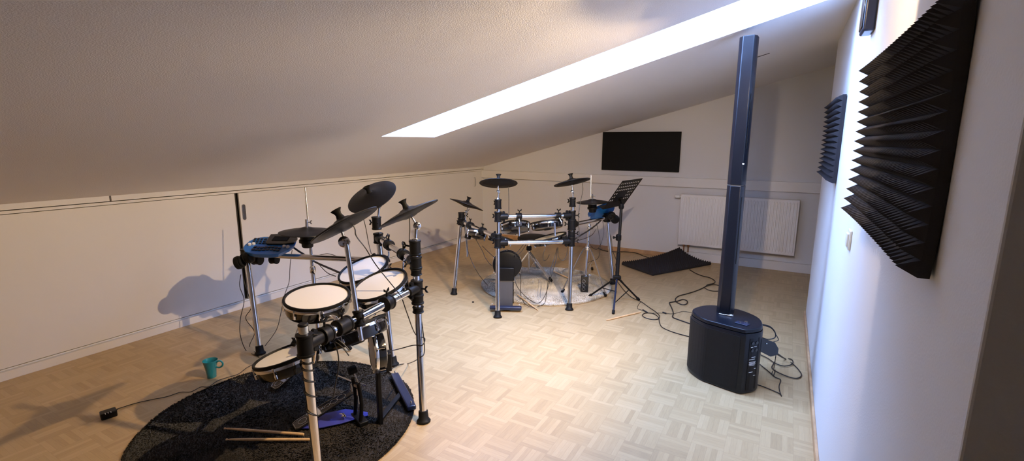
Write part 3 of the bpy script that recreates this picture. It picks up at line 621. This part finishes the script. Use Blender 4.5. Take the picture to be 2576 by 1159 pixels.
MB().prism([G(x, y, .026) for x, y in [(742, 1078), (800, 1078), (857, 1066), (926, 1046), (925, 1038), (870, 1030), (800, 1045), (760, 1058)]], (0, 0, .005)).build('base_plate', 'bluefelt', pt, bevel=.001)
fb = G(900, 1052, .03)
for k in (-.04, .04): MB().tube([fb+sN*k, fb+sN*k+up_*.10+fu*.01, fb+sN*k+up_*.22], .010, 10, 3).build('frame_post', 'black', pt)
ax0 = D(892, 972, fb); ax1 = D(945, 985, fb); MB().rod(D(846, 943, fb+V((-.1, .05, 0))), D(893, 962, fb), .004, 8).rod(D(893, 962, fb), D(920, 968, fb), .004, 8).build('drive_shaft', 'steel', pt)
bt = MB().lathe(D(900, 968, fb), (1, .3, -.3), [(.012, -.025), (.016, -.012), (.016, .012), (.012, .025)], 6).rod(D(884, 965, fb), D(886, 985, fb), .007, 8).build('axle_block', 'steel', pt)
m = MB().lathe(D(898, 972, fb), fu, [(.016, -.004), (.020, 0), (.016, .004)], 6); m.rod(D(899, 975, fb), D(901, 995, fb), .008, 10, .6); m.rod(D(901, 995, fb), D(903, 1016, fb), .0045, 8); m.build('spring', 'chrome', pt)
MB().rod(D(900, 960, fb), D(889, 935, fb), .004, 8).build('beater_rod', 'steel', pt); MB().lathe(D(886, 930, fb), (fu.x, fu.y, .2), [(.0, -.02), (.022, -.02), (.024, 0), (.022, .02), (0, .02)], 18).build('beater', 'rubber', pt)
MB().box(fb-up_*.005+fu*.01, (.13, .05, .022), (sN, fu, up_)).build('frame_foot', 'black', pt, bevel=.004)
k = MB(); kc = G(866, 1044, .05); k.rod(kc, kc+V((.0, .0, -.03)), .006); k.rod(kc-sN*.02, kc+sN*.02, .005); k.hexa(wingpts(kc, V((-.5, -.8, .2)).normalized(), sN, 1)); k.hexa(wingpts(kc, V((-.5, -.8, .2)).normalized(), sN, -1)); k.build('wing_bolt', 'chrome', pt)

# sticks, mug, adapter
def stick(label, p, q, group=None):
    p, q = V(p), V(q); d = (q-p); L = d.length
    return tag(MB().lathe(p, d, [(.0, 0), (.006, .002), (.0072, .01), (.0072, L*.72), (.0045, L-.022), (.0028, L-.014), (.005, L-.009), (.005, L-.003), (0, L)], 14).build('drumstick', 'hick'), label, 'drumstick', group)
stick('wooden drumstick on the charcoal rug, upper of the pair', G(765, 1092, .031), G(563, 1077, .031))
stick('wooden drumstick on the charcoal rug, lower of the pair nearest the camera', G(783, 1105, .031), G(567, 1105, .031))
stick('pale wooden drumstick on bare parquet by the music stand foot', G(1612, 784, .0075), G(1525, 805, .0075))
stick('wooden drumstick half off the pale rug beside the kick tower of the further kit', G(1302, 741, .034), G(1353, 779, .008))
stick('wooden drumstick lying behind the chrome post on the pale rug', G(1392, 682, .031), G(1432, 700, .031))
t = thing('coffee_mug', 'teal flared mug standing on the parquet left of the charcoal rug', 'mug', (-3.102, 1.55, 0))
MB().lathe((-3.102, 1.55, 0), up_, [(0, .001), (.026, .001), (.0275, .004), (.029, .03), (.034, .07), (.043, .112), (.044, .116), (.0425, .117), (.040, .112), (.031, .07), (.026, .03), (.022, .010), (0, .009)], 36).build('cup_body', 'teal', t)
hd = (RT*1.0).normalized(); c = V((-3.102, 1.55, 0))
MB().tube([c+hd*.038+up_*.10, c+hd*.060+up_*.112, c+hd*.078+up_*.100, c+hd*.076+up_*.080, c+hd*.056+up_*.066, c+hd*.033+up_*.070], .0055, 10, 5).build('handle', 'teal', t)
t = thing('power_adapter', 'black power adapter lying on the parquet at lower left', 'power adapter', G(270, 1040))
pa_, pb_ = G(250, 1050), G(291, 1037); u = (pb_-pa_).normalized(); s_ = u.cross(up_)
MB().box(G(273, 1040, .02), ((pb_-pa_).length, .055, .036), (u, s_, up_)).build('adapter_body', 'black', t, bevel=.005)
for i in range(3): MB().box(G(272, 1038, .0385)+u*.012*(i-1), (.003, .02-.004*i, .0006), (u, s_, up_)).build('printed_line', 'white', t, smooth=False)
t_ = MB().cyl(G(291, 1031, .02), G(298, 1027, .014), .006, .003).build('strain_relief', 'cable', t)
cable('adapter_cable', 'thin black cable from the adapter across the floor to the nearer rack', FG([(298, 1027, ), (340, 1014), (380, 1005), (420, 997), (454, 986), (480, 985), (505, 973), (525, 972), (548, 957), (575, 948), (600, 940), (620, 925), (640, 914), (650, 905)], .004), .0022)
# hanging leads of the nearer kit
cable('cable', 'black lead dropping from the headphones to the floor, left of the pair', [D(606, 690, D0), D(603, 720, D0), D(614, 755, D0), D(605, 800, D0), D(604, 840, D0), G(618, 880, .004), G(640, 892, .004), G(652, 898, .004)], .0025)
cable('cable', 'black lead bowing right beside the left rear post, right of the pair', [D(611, 690, D0), D(616, 715, D0), D(632, 770, D0), D(618, 800, D0), D(640, 835, D0), G(628, 870, .004), G(645, 888, .004)], .0025)
cable('cable', 'thin black lead with a small plug hanging below the blue module', [D(735, 628, D0), D(731, 655, D0), D(729, 680, D0), D(727, 710, D0), D(715, 745, D0), D(706, 790, D0), D(695, 830, D0), G(668, 868, .004), G(655, 884, .004)], .0022)
cable('cable', 'black lead running from the long-pole cymbal down across the toms', [D(884, 556, ref), D(893, 576, ref), D(897, 595, ref), D(920, 625, V((-1.9, 1.8, .8))), D(945, 665, V((-1.85, 1.75, .8))), D(985, 715, V((-1.75, 1.75, .75))), D(1012, 748, V((-1.65, 1.75, .7)))], .0028)
cable('cable', 'black lead hanging from the round-faced cymbal to the rear tom', [D(913, 545, A0), D(920, 572, A0), D(927, 610, A0), D(934, 638, V((-2.1, 2.1, .75)))], .0025)
cable('cable', 'short black lead hanging from the edge-on cymbal by the right post', [D(1030, 548, B0), D(1031, 575, B0), D(1030, 605, B0), D(1034, 640, B0)], .0025)
cable('cable', 'black lead wrapped round the right post and looping to its rear neighbour', [D(1012, 752, B0), D(1025, 790, B0), D(1045, 840, B0-V((.03, .03, 0))), D(1068, 850, B0-V((.03, .04, 0))), D(1062, 868, B0-V((0, .05, 0))), D(1040, 868, B0), D(1005, 877, V((-1.7, 1.9, .4))), D(970, 885, V((-1.75, 1.8, .4)))], .0028)
cable('cable', 'black lead trailing from the right post to the rear foot above the rug', [D(1060, 800, B0), D(1068, 880, B0-V((.02, .04, 0))), D(1055, 900, B0), G(1030, 913, .02), G(1005, 917, .015), G(975, 932, .035), G(940, 943, .035), G(900, 950, .035), G(860, 957, .035)], .0028)
for i, (yy, dz) in enumerate(((890, .0), (930, .0), (958, 0), (1000, 0), (1050, .0))):
    c = D(775+i*6, yy, C0+(C1-C0)*.5); c = at(C0, C1, max(.05, at(C0, C1, G(775+i*6, yy, .5).z).z)) if False else None
pts = []
for k in range(57):
    u_ = k/56; z = .63-.09*u_-.20*u_**2.2; a = 2.2+k*2*PI*5/56; pts.append(at(C0, C1, z)+V((math.cos(a)*.0235, math.sin(a)*.0235, 0)))
cable('cable', 'black lead coiled down the nearest rack post', pts, .0028)
cable('cable', 'black lead looping from the nearest post clamp down to the rug', [at(C0, C1, .74)+V((.03, .02, 0)), D(830, 850, C0), D(848, 880, C0), D(852, 920, C0), D(845, 960, C0), D(838, 1000, C0)], .0028)
for i, (l, p0, p1) in enumerate([('upper', 790, 858), ('lower', 800, 872)]):
    cable('cable', 'black lead draped over the nearest post clamp, %s of two' % l, [D(775, 852+8*i, C0), D(800, 838+8*i, C0), D(825, 840+10*i, C0), D(858, 860+10*i, C0), D(878, 880+14*i, C0)], .003)
cable('module_cable_bundle', 'thick black cable bundle from the blue module to the rack behind the toms', [D(738, 622, D0), D(752, 632, D0), D(765, 640, D0), D(775, 648, D0), D(800, 662, D0+V((.2, 0, 0))), D(830, 675, D0+V((.5, 0, 0))), D(860, 688, V((-2.2, 2.1, .7)))], .007)
cable('cable', 'thin black lead arching above the long arm beside the bundle', [D(790, 646, D0), D(805, 641, D0), D(825, 638, D0), D(845, 643, D0)], .0025)
cable('cable', 'thin black lead curling from the bundle to the rear tom', [D(800, 662, D0), D(822, 685, V((-2.4, 2.1, .7))), D(845, 695, V((-2.3, 2.1, .7)))], .0025)

# ------------------------------------------------------------------ further kit
FL0, FR0, RL0, RR0 = V((-2.067, 3.39, 0)), V((-1.605, 3.879, 0)), V((-2.776, 3.717, 0)), V((-1.517, 4.864, 0))
FL1, FR1, RL1, RR1 = D(1253, 520, FL0), D(1440, 515, FR0), D(1161, 541, RL0), D(1527, 545, RR0)
rk = thing('drum_rack', 'chrome drum rack of the further kit with two long crossbars', 'drum rack', (-2.0, 4.1, 0))
post(rk, FL0, at(FL0, FL1, .93)); post(rk, FR0, at(FR0, FR1, .92)); post(rk, RL0, RL1, fr=.034); post(rk, RR0, RR1)
for za, zb in ((.858, .842), (.635, .612)):
    a, b_ = at(FL0, FL1, za), at(FR0, FR1, zb); bar(rk, a, b_); e2 = (b_-a).normalized(); clamp(rk, a, up_, e2, L=.09, wd=(-.8, .2, 0)); clamp(rk, b_, up_, -e2, L=.09, wd=(.8, .5, 0))
    if za > .8: ua, ub = a, b_
a, b_ = at(FL0, FL1, .68), at(RL0, RL1, .715); bar(rk, a, b_); l_ = (b_-a).normalized(); clamp(rk, a, up_, l_, L=.075); clamp(rk, b_, up_, -l_, L=.07, wd=(0, -1, 0)); la, lb = a, b_
for k in (.38, .72): clamp(rk, a+(b_-a)*k, l_, None, L=.06)
clamp(rk, at(RL0, RL1, .77), up_, None, L=.07)
a, b_ = at(FR0, FR1, .76), at(RR0, RR1, .70); bar(rk, a, b_); r_ = (b_-a).normalized(); clamp(rk, a, up_, r_, L=.10, r=.036); clamp(rk, b_, up_, -r_, L=.09, r=.036)
clamp(rk, at(FR0, FR1, .68), up_, None, L=.05)
for k, dz in ((.27, 0), (.80, 0)): clamp(rk, ua+(ub-ua)*k, ub-ua, None, L=.05, r=.027, wd=(.2, -.1, 1))
clamp(rk, at(FL0, FL1, .965), up_, None, L=.085, r=.028, wd=(-.9, .4, .1)); clamp(rk, at(FR0, FR1, .96), up_, None, L=.085, r=.028, wd=(-.9, .4, .1))
for X0, pts_, tl in ((FL0, [(1253, 490), (1253, 470), (1254, 462)], (1253, 502)), (FR0, [(1441, 495), (1439, 470), (1438, 460)], (1441, 500))):
    P_ = X0
    zt = .99
    q0 = D(pts_[0][0], 522, P_); MB().rod(q0, D(pts_[0][0], 500, P_), .013).rod(D(pts_[0][0], 502, P_), D(*pts_[1], P_), .009).rod(D(*pts_[1], P_), D(*pts_[2], P_), .006).build('cymbal_pole', 'chrome', rk)
    tilter(rk, D(*tl, P_), (.8, -.45, 0), .019); tilter(rk, D(pts_[1][0], pts_[1][1]+12, P_), (.8, -.45, 0), .014)
q = [D(1176, 646, RL0), D(1172, 575, RL0), D(1170, 545, RL0), D(1176, 522, RL0)]
MB().rod(q[0], q[2], .010).rod(q[2], q[3], .006).build('cymbal_pole', 'chrome', rk); tilter(rk, D(1172, 533, RL0), (.8, -.45, 0), .015)
cymbal('black cymbal pad over the left front post of the further kit, underside showing', disc((1206, 457), (1302, 458), -.25, FL0))
cymbal('black cymbal pad tilted over the right front post of the further kit', disc((1393, 465), (1484, 446), -.13, FR0))
cymbal('smallest black cymbal pad at the left end of the further kit', disc((1133, 497), (1216, 527), -.04, RL0))
drum('black tom pad seen from below at the left of the further upper crossbar', disc((1257, 568), (1334, 562), -.30, ua+(ub-ua)*.3+V((-.10, .12, 0))), .06, mount=ua+(ub-ua)*.27, headm='head')
drum('black tom pad seen from the side at the right of the further upper crossbar', disc((1334, 563), (1416, 553), -.10, ua+(ub-ua)*.75+V((-.10, .10, 0))), .065, mount=ua+(ub-ua)*.80)
drum('dark-looking snare pad tilted just above the further lower crossbar', disc((1337, 606), (1424, 584), .12, (at(FL0, FL1, .65)+at(FR0, FR1, .65))/2+V((-.05, .28, 0))), .06, 8, mount=None, name='snare_pad')
drum('small pad at the inner side of the left front post of the further kit', disc((1238, 588), (1292, 605), -.06, FL0+V((-.2, .25, 0))), .05, mount=la+(lb-la)*.3)
drum('black pad hanging below the left arm of the further rack', disc((1176, 577), (1226, 590), -.25, (FL0+RL0)/2+V((0, .05, 0))), .05, mount=la+(lb-la)*.72)
for a_, z_ in (((1300, 573), 0), ((1400, 573), 0)):
    p = D(a_[0]-(0 if a_[0] < 1350 else 10)+5, 560, ua+(ub-ua)*.3); q_ = D(a_[0]-(0 if a_[0] < 1350 else 10)+6, 594, ua+(ub-ua)*.3); MB().rod(p, q_, .009).build('tom_arm', 'chrome', rk)
HB2 = G(1471, 716, 0); HT2 = D(1486, 520, HB2)
t = hihat(HB2, HT2, D(1487, 440, HB2), disc((1450, 507), (1530, 505), .12, HB2+V((0, 0, .9))), [G(1413, 739), G(1524, 748), G(1490, 680)], .38, 'chrome hi-hat stand standing on the pale rug of the further kit', 'black hi-hat pad of the further kit, beside the music stand')
pc = G(1470, 737, .0); MB().box(pc+V((0, .0, .10)), (.075, .045, .17), frame(up_, (1, .35, 0))[:2]+(up_,)).build('pedal_board', 'gloss', t, bevel=.006)
m = MB()
for z in (.05, .09, .13): m.ring(pc+V((0, -.026, z)), (.2, -1, 0), .016, .0015, 16)
m.build('board_inlay', 'steel', t)
module('blue drum module half hidden behind the music stand of the further kit', disc((1478, 540), (1546, 514), -.50, at(RR0, RR1, .7)+V((-.05, -.05, 0))))
headphones('black over-ear headphones hung under the music desk on the further rack', (1547, 551), (1538, 543), RR0+V((0, 0, .7)), (.3, -.9, -.2))
KB2 = G(1280, 770, 0)
fd2 = V((-.45, .893, 0)); bb_ = G(1272, 778, .02); bk, f, s_ = kick_tower('grey kick drum tower with round black pad at the further kit', (bb_.x+fd2.x*.06, bb_.y+fd2.y*.06, 0), fd2, D(1276, 664, bb_+fd2*.06), .132, bb_, .285, .122, 'tin')
t = thing('kick_pedal', 'black bass drum pedal at the side of the further kick tower', 'drum pedal', bb_+fd2*.2)
p = D(1293, 705, bb_+fd2*.15); footboard(t, bb_+fd2*.50+V((0, 0, .045)), bb_+fd2*.20+V((.0, 0, .12)), .085)
for k in (-.055, .055): b2 = bb_+fd2*.17+s_*k; MB().rod(V((b2.x, b2.y, .02)), V((b2.x, b2.y, .23)), .009).build('frame_post', 'black', t)
MB().rod(bb_+fd2*.17-s_*.055+up_*.2, bb_+fd2*.17+s_*.075+up_*.2, .006).build('axle', 'chrome', t)
MB().box(bb_+fd2*.3+V((0, 0, .022)), (.10, .42, .008), (s_, fd2, up_)).build('base_plate', 'black', t)
# throne
TB = V((-2.43, 4.66, 0)); t = thing('drum_throne', 'round black drum throne on a chrome tripod behind the further crossbars', 'stool', TB)
sz = .455; sc0 = D(1341, 597, TB); MB().lathe(V((sc0.x, sc0.y, sc0.z-.05)), up_, [(0, 0), (.15, .002), (.172, .015), (.176, .04), (.168, .062), (.12, .072), (0, .075)], 40).build('seat', 'rubber', t)
MB().rod(TB+V((0, 0, .06)), V((TB.x, TB.y, sc0.z-.05)), .013).build('tube', 'chrome', t); MB().lathe(TB+V((0, 0, .30)), up_, [(.018, 0), (.03, .01), (.03, .045), (.02, .055)], 20).build('height_knob', 'rubber', t)
for f in (G(1388, 710, .02), TB+V((-.05, .33, .02)), G(1288, 690, .02)):
    hub = TB+V((0, 0, .29)); d = (f-hub).normalized(); sd = up_.cross(d).normalized()*.012
    l = MB().tube([hub-sd, f-sd*.6], .008, 8, 1).tube([hub+sd, f+sd*.6], .008, 8, 1).tube([TB+V((0, 0, .09)), hub+(f-hub)*.62], .005, 6, 1)
    o = l.build('leg', 'chrome', t); MB().rod(f-d*.055+V((0, 0, .012)), f+V((0, 0, .012)), .016, 12).build('rubber_foot', 'rubber', o)

# music stand
MS = V((-1.31, 4.2, 0)); t = thing('music_stand', 'black folding music stand with perforated desk beside the further kit', 'music stand', MS)
hub = D(1552, 697, MS); top = D(1563, 520, MS)
mid_ = hub+(top-hub)*.35
MB().rod(hub-V((0, 0, .03)), mid_, .018).build('lower_tube', 'black', t); MB().rod(mid_, top, .0135).build('upper_tube', 'black', t)
cl = D(1556, 597, MS); k = MB().lathe(cl-V((0, 0, .03)), up_, [(.018, 0), (.026, .006), (.026, .05), (.018, .06)], 18); k.rod(cl, cl-RT*.045, .007); k.lathe(cl-RT*.045, RT, [(.010, -.008), (.014, 0), (.010, .008)], 12); k.build('height_clamp', 'black', t)
MB().box(hub, (.07, .05, .03), (RT, V((-RT.y, RT.x, 0)), up_)).build('leg_hub', 'black', t, bevel=.005)
for i, (x, y) in enumerate([(1543, 787), (1607, 753), (1483, 744)]):
    f = G(x, y, .012); d = (f-hub).normalized(); o = MB().rod(hub, f, .0085, 14).build('leg', 'navy' if i == 0 else 'black', t); MB().rod(f-d*.03, f+d*.008, .013, 12).build('rubber_foot', 'rubber', o)
    lw = hub-V((0, 0, .14)); mp = hub+(f-hub)*.55; MB().rod(D(1548, 760, MS) if i == 1 else lw, mp, .0045, 8).build('strut', 'black', t)
# desk: perforated plate
w_ = V((.16, .987, 0)).normalized(); u_ = (V((.987, -.16, 0))*.56+up_*.83).normalized(); nn = w_.cross(u_).normalized()
TL = D(1566, 455, MS+V((0, -.12, 0))); DW, DH = .44, .335
rows, cols = 6, 10; m = MB()
def dp(a, b): return TL+w_*a-u_*b
th = nn*.0015
skip = lambda r_, c_: (r_ >= 3 and 2 <= c_ <= 6) or (r_ >= 5 and c_ < 9 and False)
mx, my = .02, .028; cw, ch_ = (DW-2*mx)/cols, (DH-.07-my)/rows
def quad(a0, a1, b0, b1):
    p = [dp(a0, b0), dp(a1, b0), dp(a1, b1), dp(a0, b1)]; m.hexa([q-th for q in p]+[q+th for q in p])
quad(0, DW, 0, my); quad(0, mx, my, DH); quad(DW-mx, DW, my, DH); quad(mx, DW-mx, my+rows*ch_, DH)
for r__ in range(rows):
    b0 = my+r__*ch_; quad(mx, DW-mx, b0+ch_*.5, b0+ch_)
    for c_ in range(cols):
        a0 = mx+c_*cw
        if skip(r__, c_): quad(a0, a0+cw, b0, b0+ch_*.5)
        else: quad(a0+cw*.62, a0+cw, b0, b0+ch_*.5)
m.build('desk', 'black', t, smooth=False)
MB().hexa([dp(0, DH)-nn*.0, dp(DW, DH), dp(DW, DH)-nn*.05*(1 if nn.x < 0 else -1)*-1, dp(0, DH)-nn*.05*(1 if nn.x < 0 else -1)*-1, dp(0, DH+.004), dp(DW, DH+.004), dp(DW, DH+.004)-nn*.05*(1 if nn.x < 0 else -1)*-1, dp(0, DH+.004)-nn*.05*(1 if nn.x < 0 else -1)*-1]).build('desk_lip', 'black', t)
cc = dp(DW/2, DH*.72); MB().tube([top, top+V((0, 0, .03)), cc+nn*.02*(-1 if nn.x < 0 else 1), cc], .010, 10, 4).lathe(top-V((.0, 0, .02)), up_, [(.02, 0), (.026, .02), (.02, .05)], 16).box(cc, (.05, .10, .02), (u_, w_, nn)).build('desk_joint', 'black', t, bevel=.004)

# leads of the further kit
cable('cable', 'black lead hanging from the left front cymbal to the upper crossbar', [D(1279, 470, FL0), D(1280, 500, FL0), D(1280, 545, FL0)], .003)
cable('cable', 'black lead hanging from the right front cymbal past its post', [D(1465, 460, FR0), D(1466, 480, FR0), D(1459, 515, FR0), D(1456, 545, FR0), D(1457, 590, FR0)], .003)
cable('cable', 'black lead from the left end cymbal curving down over the parquet', [D(1181, 525, RL0), D(1168, 550, RL0), D(1172, 600, RL0), D(1180, 640, FL0+V((-.5, .3, 0))), D(1200, 683, FL0+V((-.3, .3, 0))), G(1225, 715, .02), G(1250, 734, .02), G(1262, 737, .02), G(1290, 725, .04)], .0028)
cable('cable', 'black lead sagging from the left arm to the kick tower, outer of two', [D(1196, 600, FL0+V((-.35, .2, 0))), D(1214, 632, FL0+V((-.3, .2, 0))), D(1222, 650, FL0+V((-.25, .2, 0))), D(1241, 668, FL0+V((-.15, .15, 0))), D(1275, 653, bb_), D(1297, 640, bb_)], .0028)
cable('cable', 'black lead sagging from the left arm to the front post, inner of two', [D(1213, 618, FL0+V((-.3, .2, 0))), D(1230, 635, FL0+V((-.2, .15, 0))), D(1247, 650, FL0+V((-.1, .1, 0)))], .0028)
LB = (FL0+FR0)/2
cable('cable', 'black lead crossing the lower crossbar towards the kick pad, left strand', [D(1318, 613, LB), D(1305, 630, LB), D(1295, 643, LB), D(1300, 660, LB+V((0, .2, 0))), D(1310, 700, LB+V((0, .3, 0))), G(1310, 740, .03), G(1322, 765, .02), G(1345, 775, .01)], .0028)
cable('cable', 'black lead crossing the lower crossbar, right strand', [D(1324, 613, LB), D(1312, 632, LB), D(1300, 642, LB)], .0028)
cable('cable', 'black lead looping from below the lower bar over the pale rug', [D(1294, 697, LB), D(1302, 722, LB), G(1325, 748, .03), G(1352, 762, .03), G(1370, 745, .035), D(1385, 700, LB), D(1398, 655, FR0), D(1402, 625, FR0)], .0028)
cable('cable', 'second black lead looping from below the lower bar to the rug edge', [G(1352, 771, .02), G(1370, 762, .03), D(1375, 735, LB), D(1382, 690, LB), D(1394, 650, FR0), D(1402, 622, FR0)], .0028)
cable('cable', 'short black lead loop hanging under the lower bar by the right front post', [D(1404, 622, FR0), D(1405, 645, FR0), D(1416, 655, FR0), D(1425, 642, FR0), D(1427, 622, FR0)], .0025)
cable('cable', 'curled black lead end hanging in the middle below the lower bar', [D(1372, 622, LB), D(1366, 642, LB), D(1368, 655, LB+V((0, .2, 0))), D(1376, 652, LB+V((0, .2, 0))), D(1382, 640, LB+V((0, .2, 0)))], .0025)
cable('module_cable_bundle', 'thick black cable bundle from the further rack up to the module', [D(1445, 602, FR0), D(1460, 592, FR0), D(1480, 580, FR0+V((.1, .3, 0))), D(1500, 565, RR0-V((0, .4, 0))), D(1518, 548, RR0-V((0, .1, 0)))], .007)
cable('cable', 'black lead drooping between bundle and rear post, to the chrome hi-hat', [D(1448, 606, FR0), D(1470, 600, FR0+V((.1, .3, 0))), D(1490, 590, FR0+V((.1, .4, 0))), D(1500, 575, RR0)], .0028)
cable('cable', 'long black lead hanging down from the module to the pale rug', [D(1500, 560, RR0), D(1507, 590, RR0), D(1510, 620, RR0), D(1505, 648, RR0), D(1490, 656, RR0), D(1478, 660, RR0)], .0028)
cable('cable', 'second long black lead hanging from the module towards the hi-hat', [D(1516, 555, RR0), D(1519, 580, RR0), D(1513, 610, RR0), D(1502, 626, RR0), D(1490, 622, RR0), D(1480, 606, FR0+V((.1, .4, 0)))], .0025)
cable('cable', 'black lead beside the right rear post running down to the floor', [D(1532, 580, RR0), D(1538, 600, RR0), D(1541, 630, RR0), D(1550, 655, RR0), D(1546, 680, RR0), G(1560, 700, .02), G(1580, 725, .006), G(1604, 752, .006)], .0028)
# knob-like floor speck
tag(MB().lathe(G(1190, 760, 0), up_, [(0, 0), (.011, 0), (.010, .006), (0, .008)], 12).build('felt_washer', 'rubber'), 'tiny black felt washer lying on the parquet left of the further kit', 'washer')

# ------------------------------------------------------------------ light
w = bpy.data.worlds.new('sky'); bpy.context.scene.world = w; w.use_nodes = True
bg = w.node_tree.nodes['Background']; bg.inputs[0].default_value = (.30, .49, 1.0, 1); bg.inputs[1].default_value = 51.0
xm = (SX0+SX1)/2; al = bpy.data.lights.new('skylight_portal', 'AREA'); al.shape = 'RECTANGLE'; al.size = (SX1-SX0)*math.sqrt(1+SL*SL); al.size_y = SY1-SY0
al.cycles.is_portal = True
ao = bpy.data.objects.new('skylight_portal', al); C.objects.link(ao); ao.location = (xm, (SY0+SY1)/2, CZ(xm)+SD+.1); ao.rotation_euler = (0, -math.atan(SL), 0)
LP = V((-.28, 2.02, 2.10)); LW = V((-.25, 1.65, 2.095))
def spot(name, loc, aim, col, power, size, blend, rad):
    l = bpy.data.lights.new(name, 'SPOT'); l.energy = power; l.color = col; l.spot_size = R(size); l.spot_blend = blend; l.shadow_soft_size = rad
    o = bpy.data.objects.new(name, l); C.objects.link(o); o.location = loc; o.rotation_euler = V(aim).to_track_quat('-Z', 'Y').to_euler(); return o
spot('warm_lamp', LP, (-1, .14, -.42), (1.0, .71, .40), 300, 124, .6, .012)
spot('kit_boost_light', LW, (-1.7, 3.0, -1.35), (1.0, .75, .47), 165, 80, .65, .012)  # extra beam at the same head, added to brighten the further kit
spot('white_lamp', LW, (.0, 1, -.08), (1.0, .76, .50), 30, 174, .06, .025)
# unseen rail above the frame; discs added to keep lamplight off the ceiling
t = thing('ceiling_spotlight', 'unseen ceiling spotlight rail with white discs added to block light', 'lamp', (-.28, 1.68, 2.15))
MB().box((-.27, 1.84, CZ(-.27)-.008), (.05, .52, .016)).build('rail', 'white', t, bevel=.003)
for q in (LP, LW):
    MB().lathe(q+V((0, 0, .010)), V((-SL, 0, 1)), [(0, .002), (.165, .0), (.17, .004), (0, .012)], 40).build('ceiling_light_shield', 'white', t)
sc_ = bpy.context.scene
sc_.view_settings.view_transform = 'Standard'; sc_.view_settings.look = 'None'; sc_.view_settings.gamma = 1; sc_.view_settings.exposure = -0.14; sc_.view_settings.use_curve_mapping = False
sc_.cycles.use_denoising = True; sc_.cycles.use_adaptive_sampling = True; sc_.cycles.adaptive_threshold = .015; sc_.cycles.max_bounces = 8; sc_.cycles.diffuse_bounces = 5; sc_.cycles.sample_clamp_indirect = 8; sc_.cycles.caustics_reflective = False; sc_.cycles.caustics_refractive = False
GR = {'cable': 'black leads and cables of the two kits and the speaker', 'drum pad': 'electronic drum pads', 'cymbal': 'black rubber cymbal pads', 'drumstick': 'wooden drumsticks',
      'acoustic foam': 'charcoal pyramid foam panels', 'drum rack': 'chrome drum racks', 'hi-hat stand': 'chrome hi-hat stands', 'drum module': 'blue drum modules', 'headphones': 'black headphones on the racks',
      'kick drum pad': 'kick drum towers', 'drum pedal': 'bass drum pedals', 'rug': 'round shag rugs', 'plug': 'inline cable plugs'}
for o in C.objects:
    if '_o' in o: del o['_o']
    if o.parent is None and o.get('category') in GR: o['group'] = GR[o['category']]
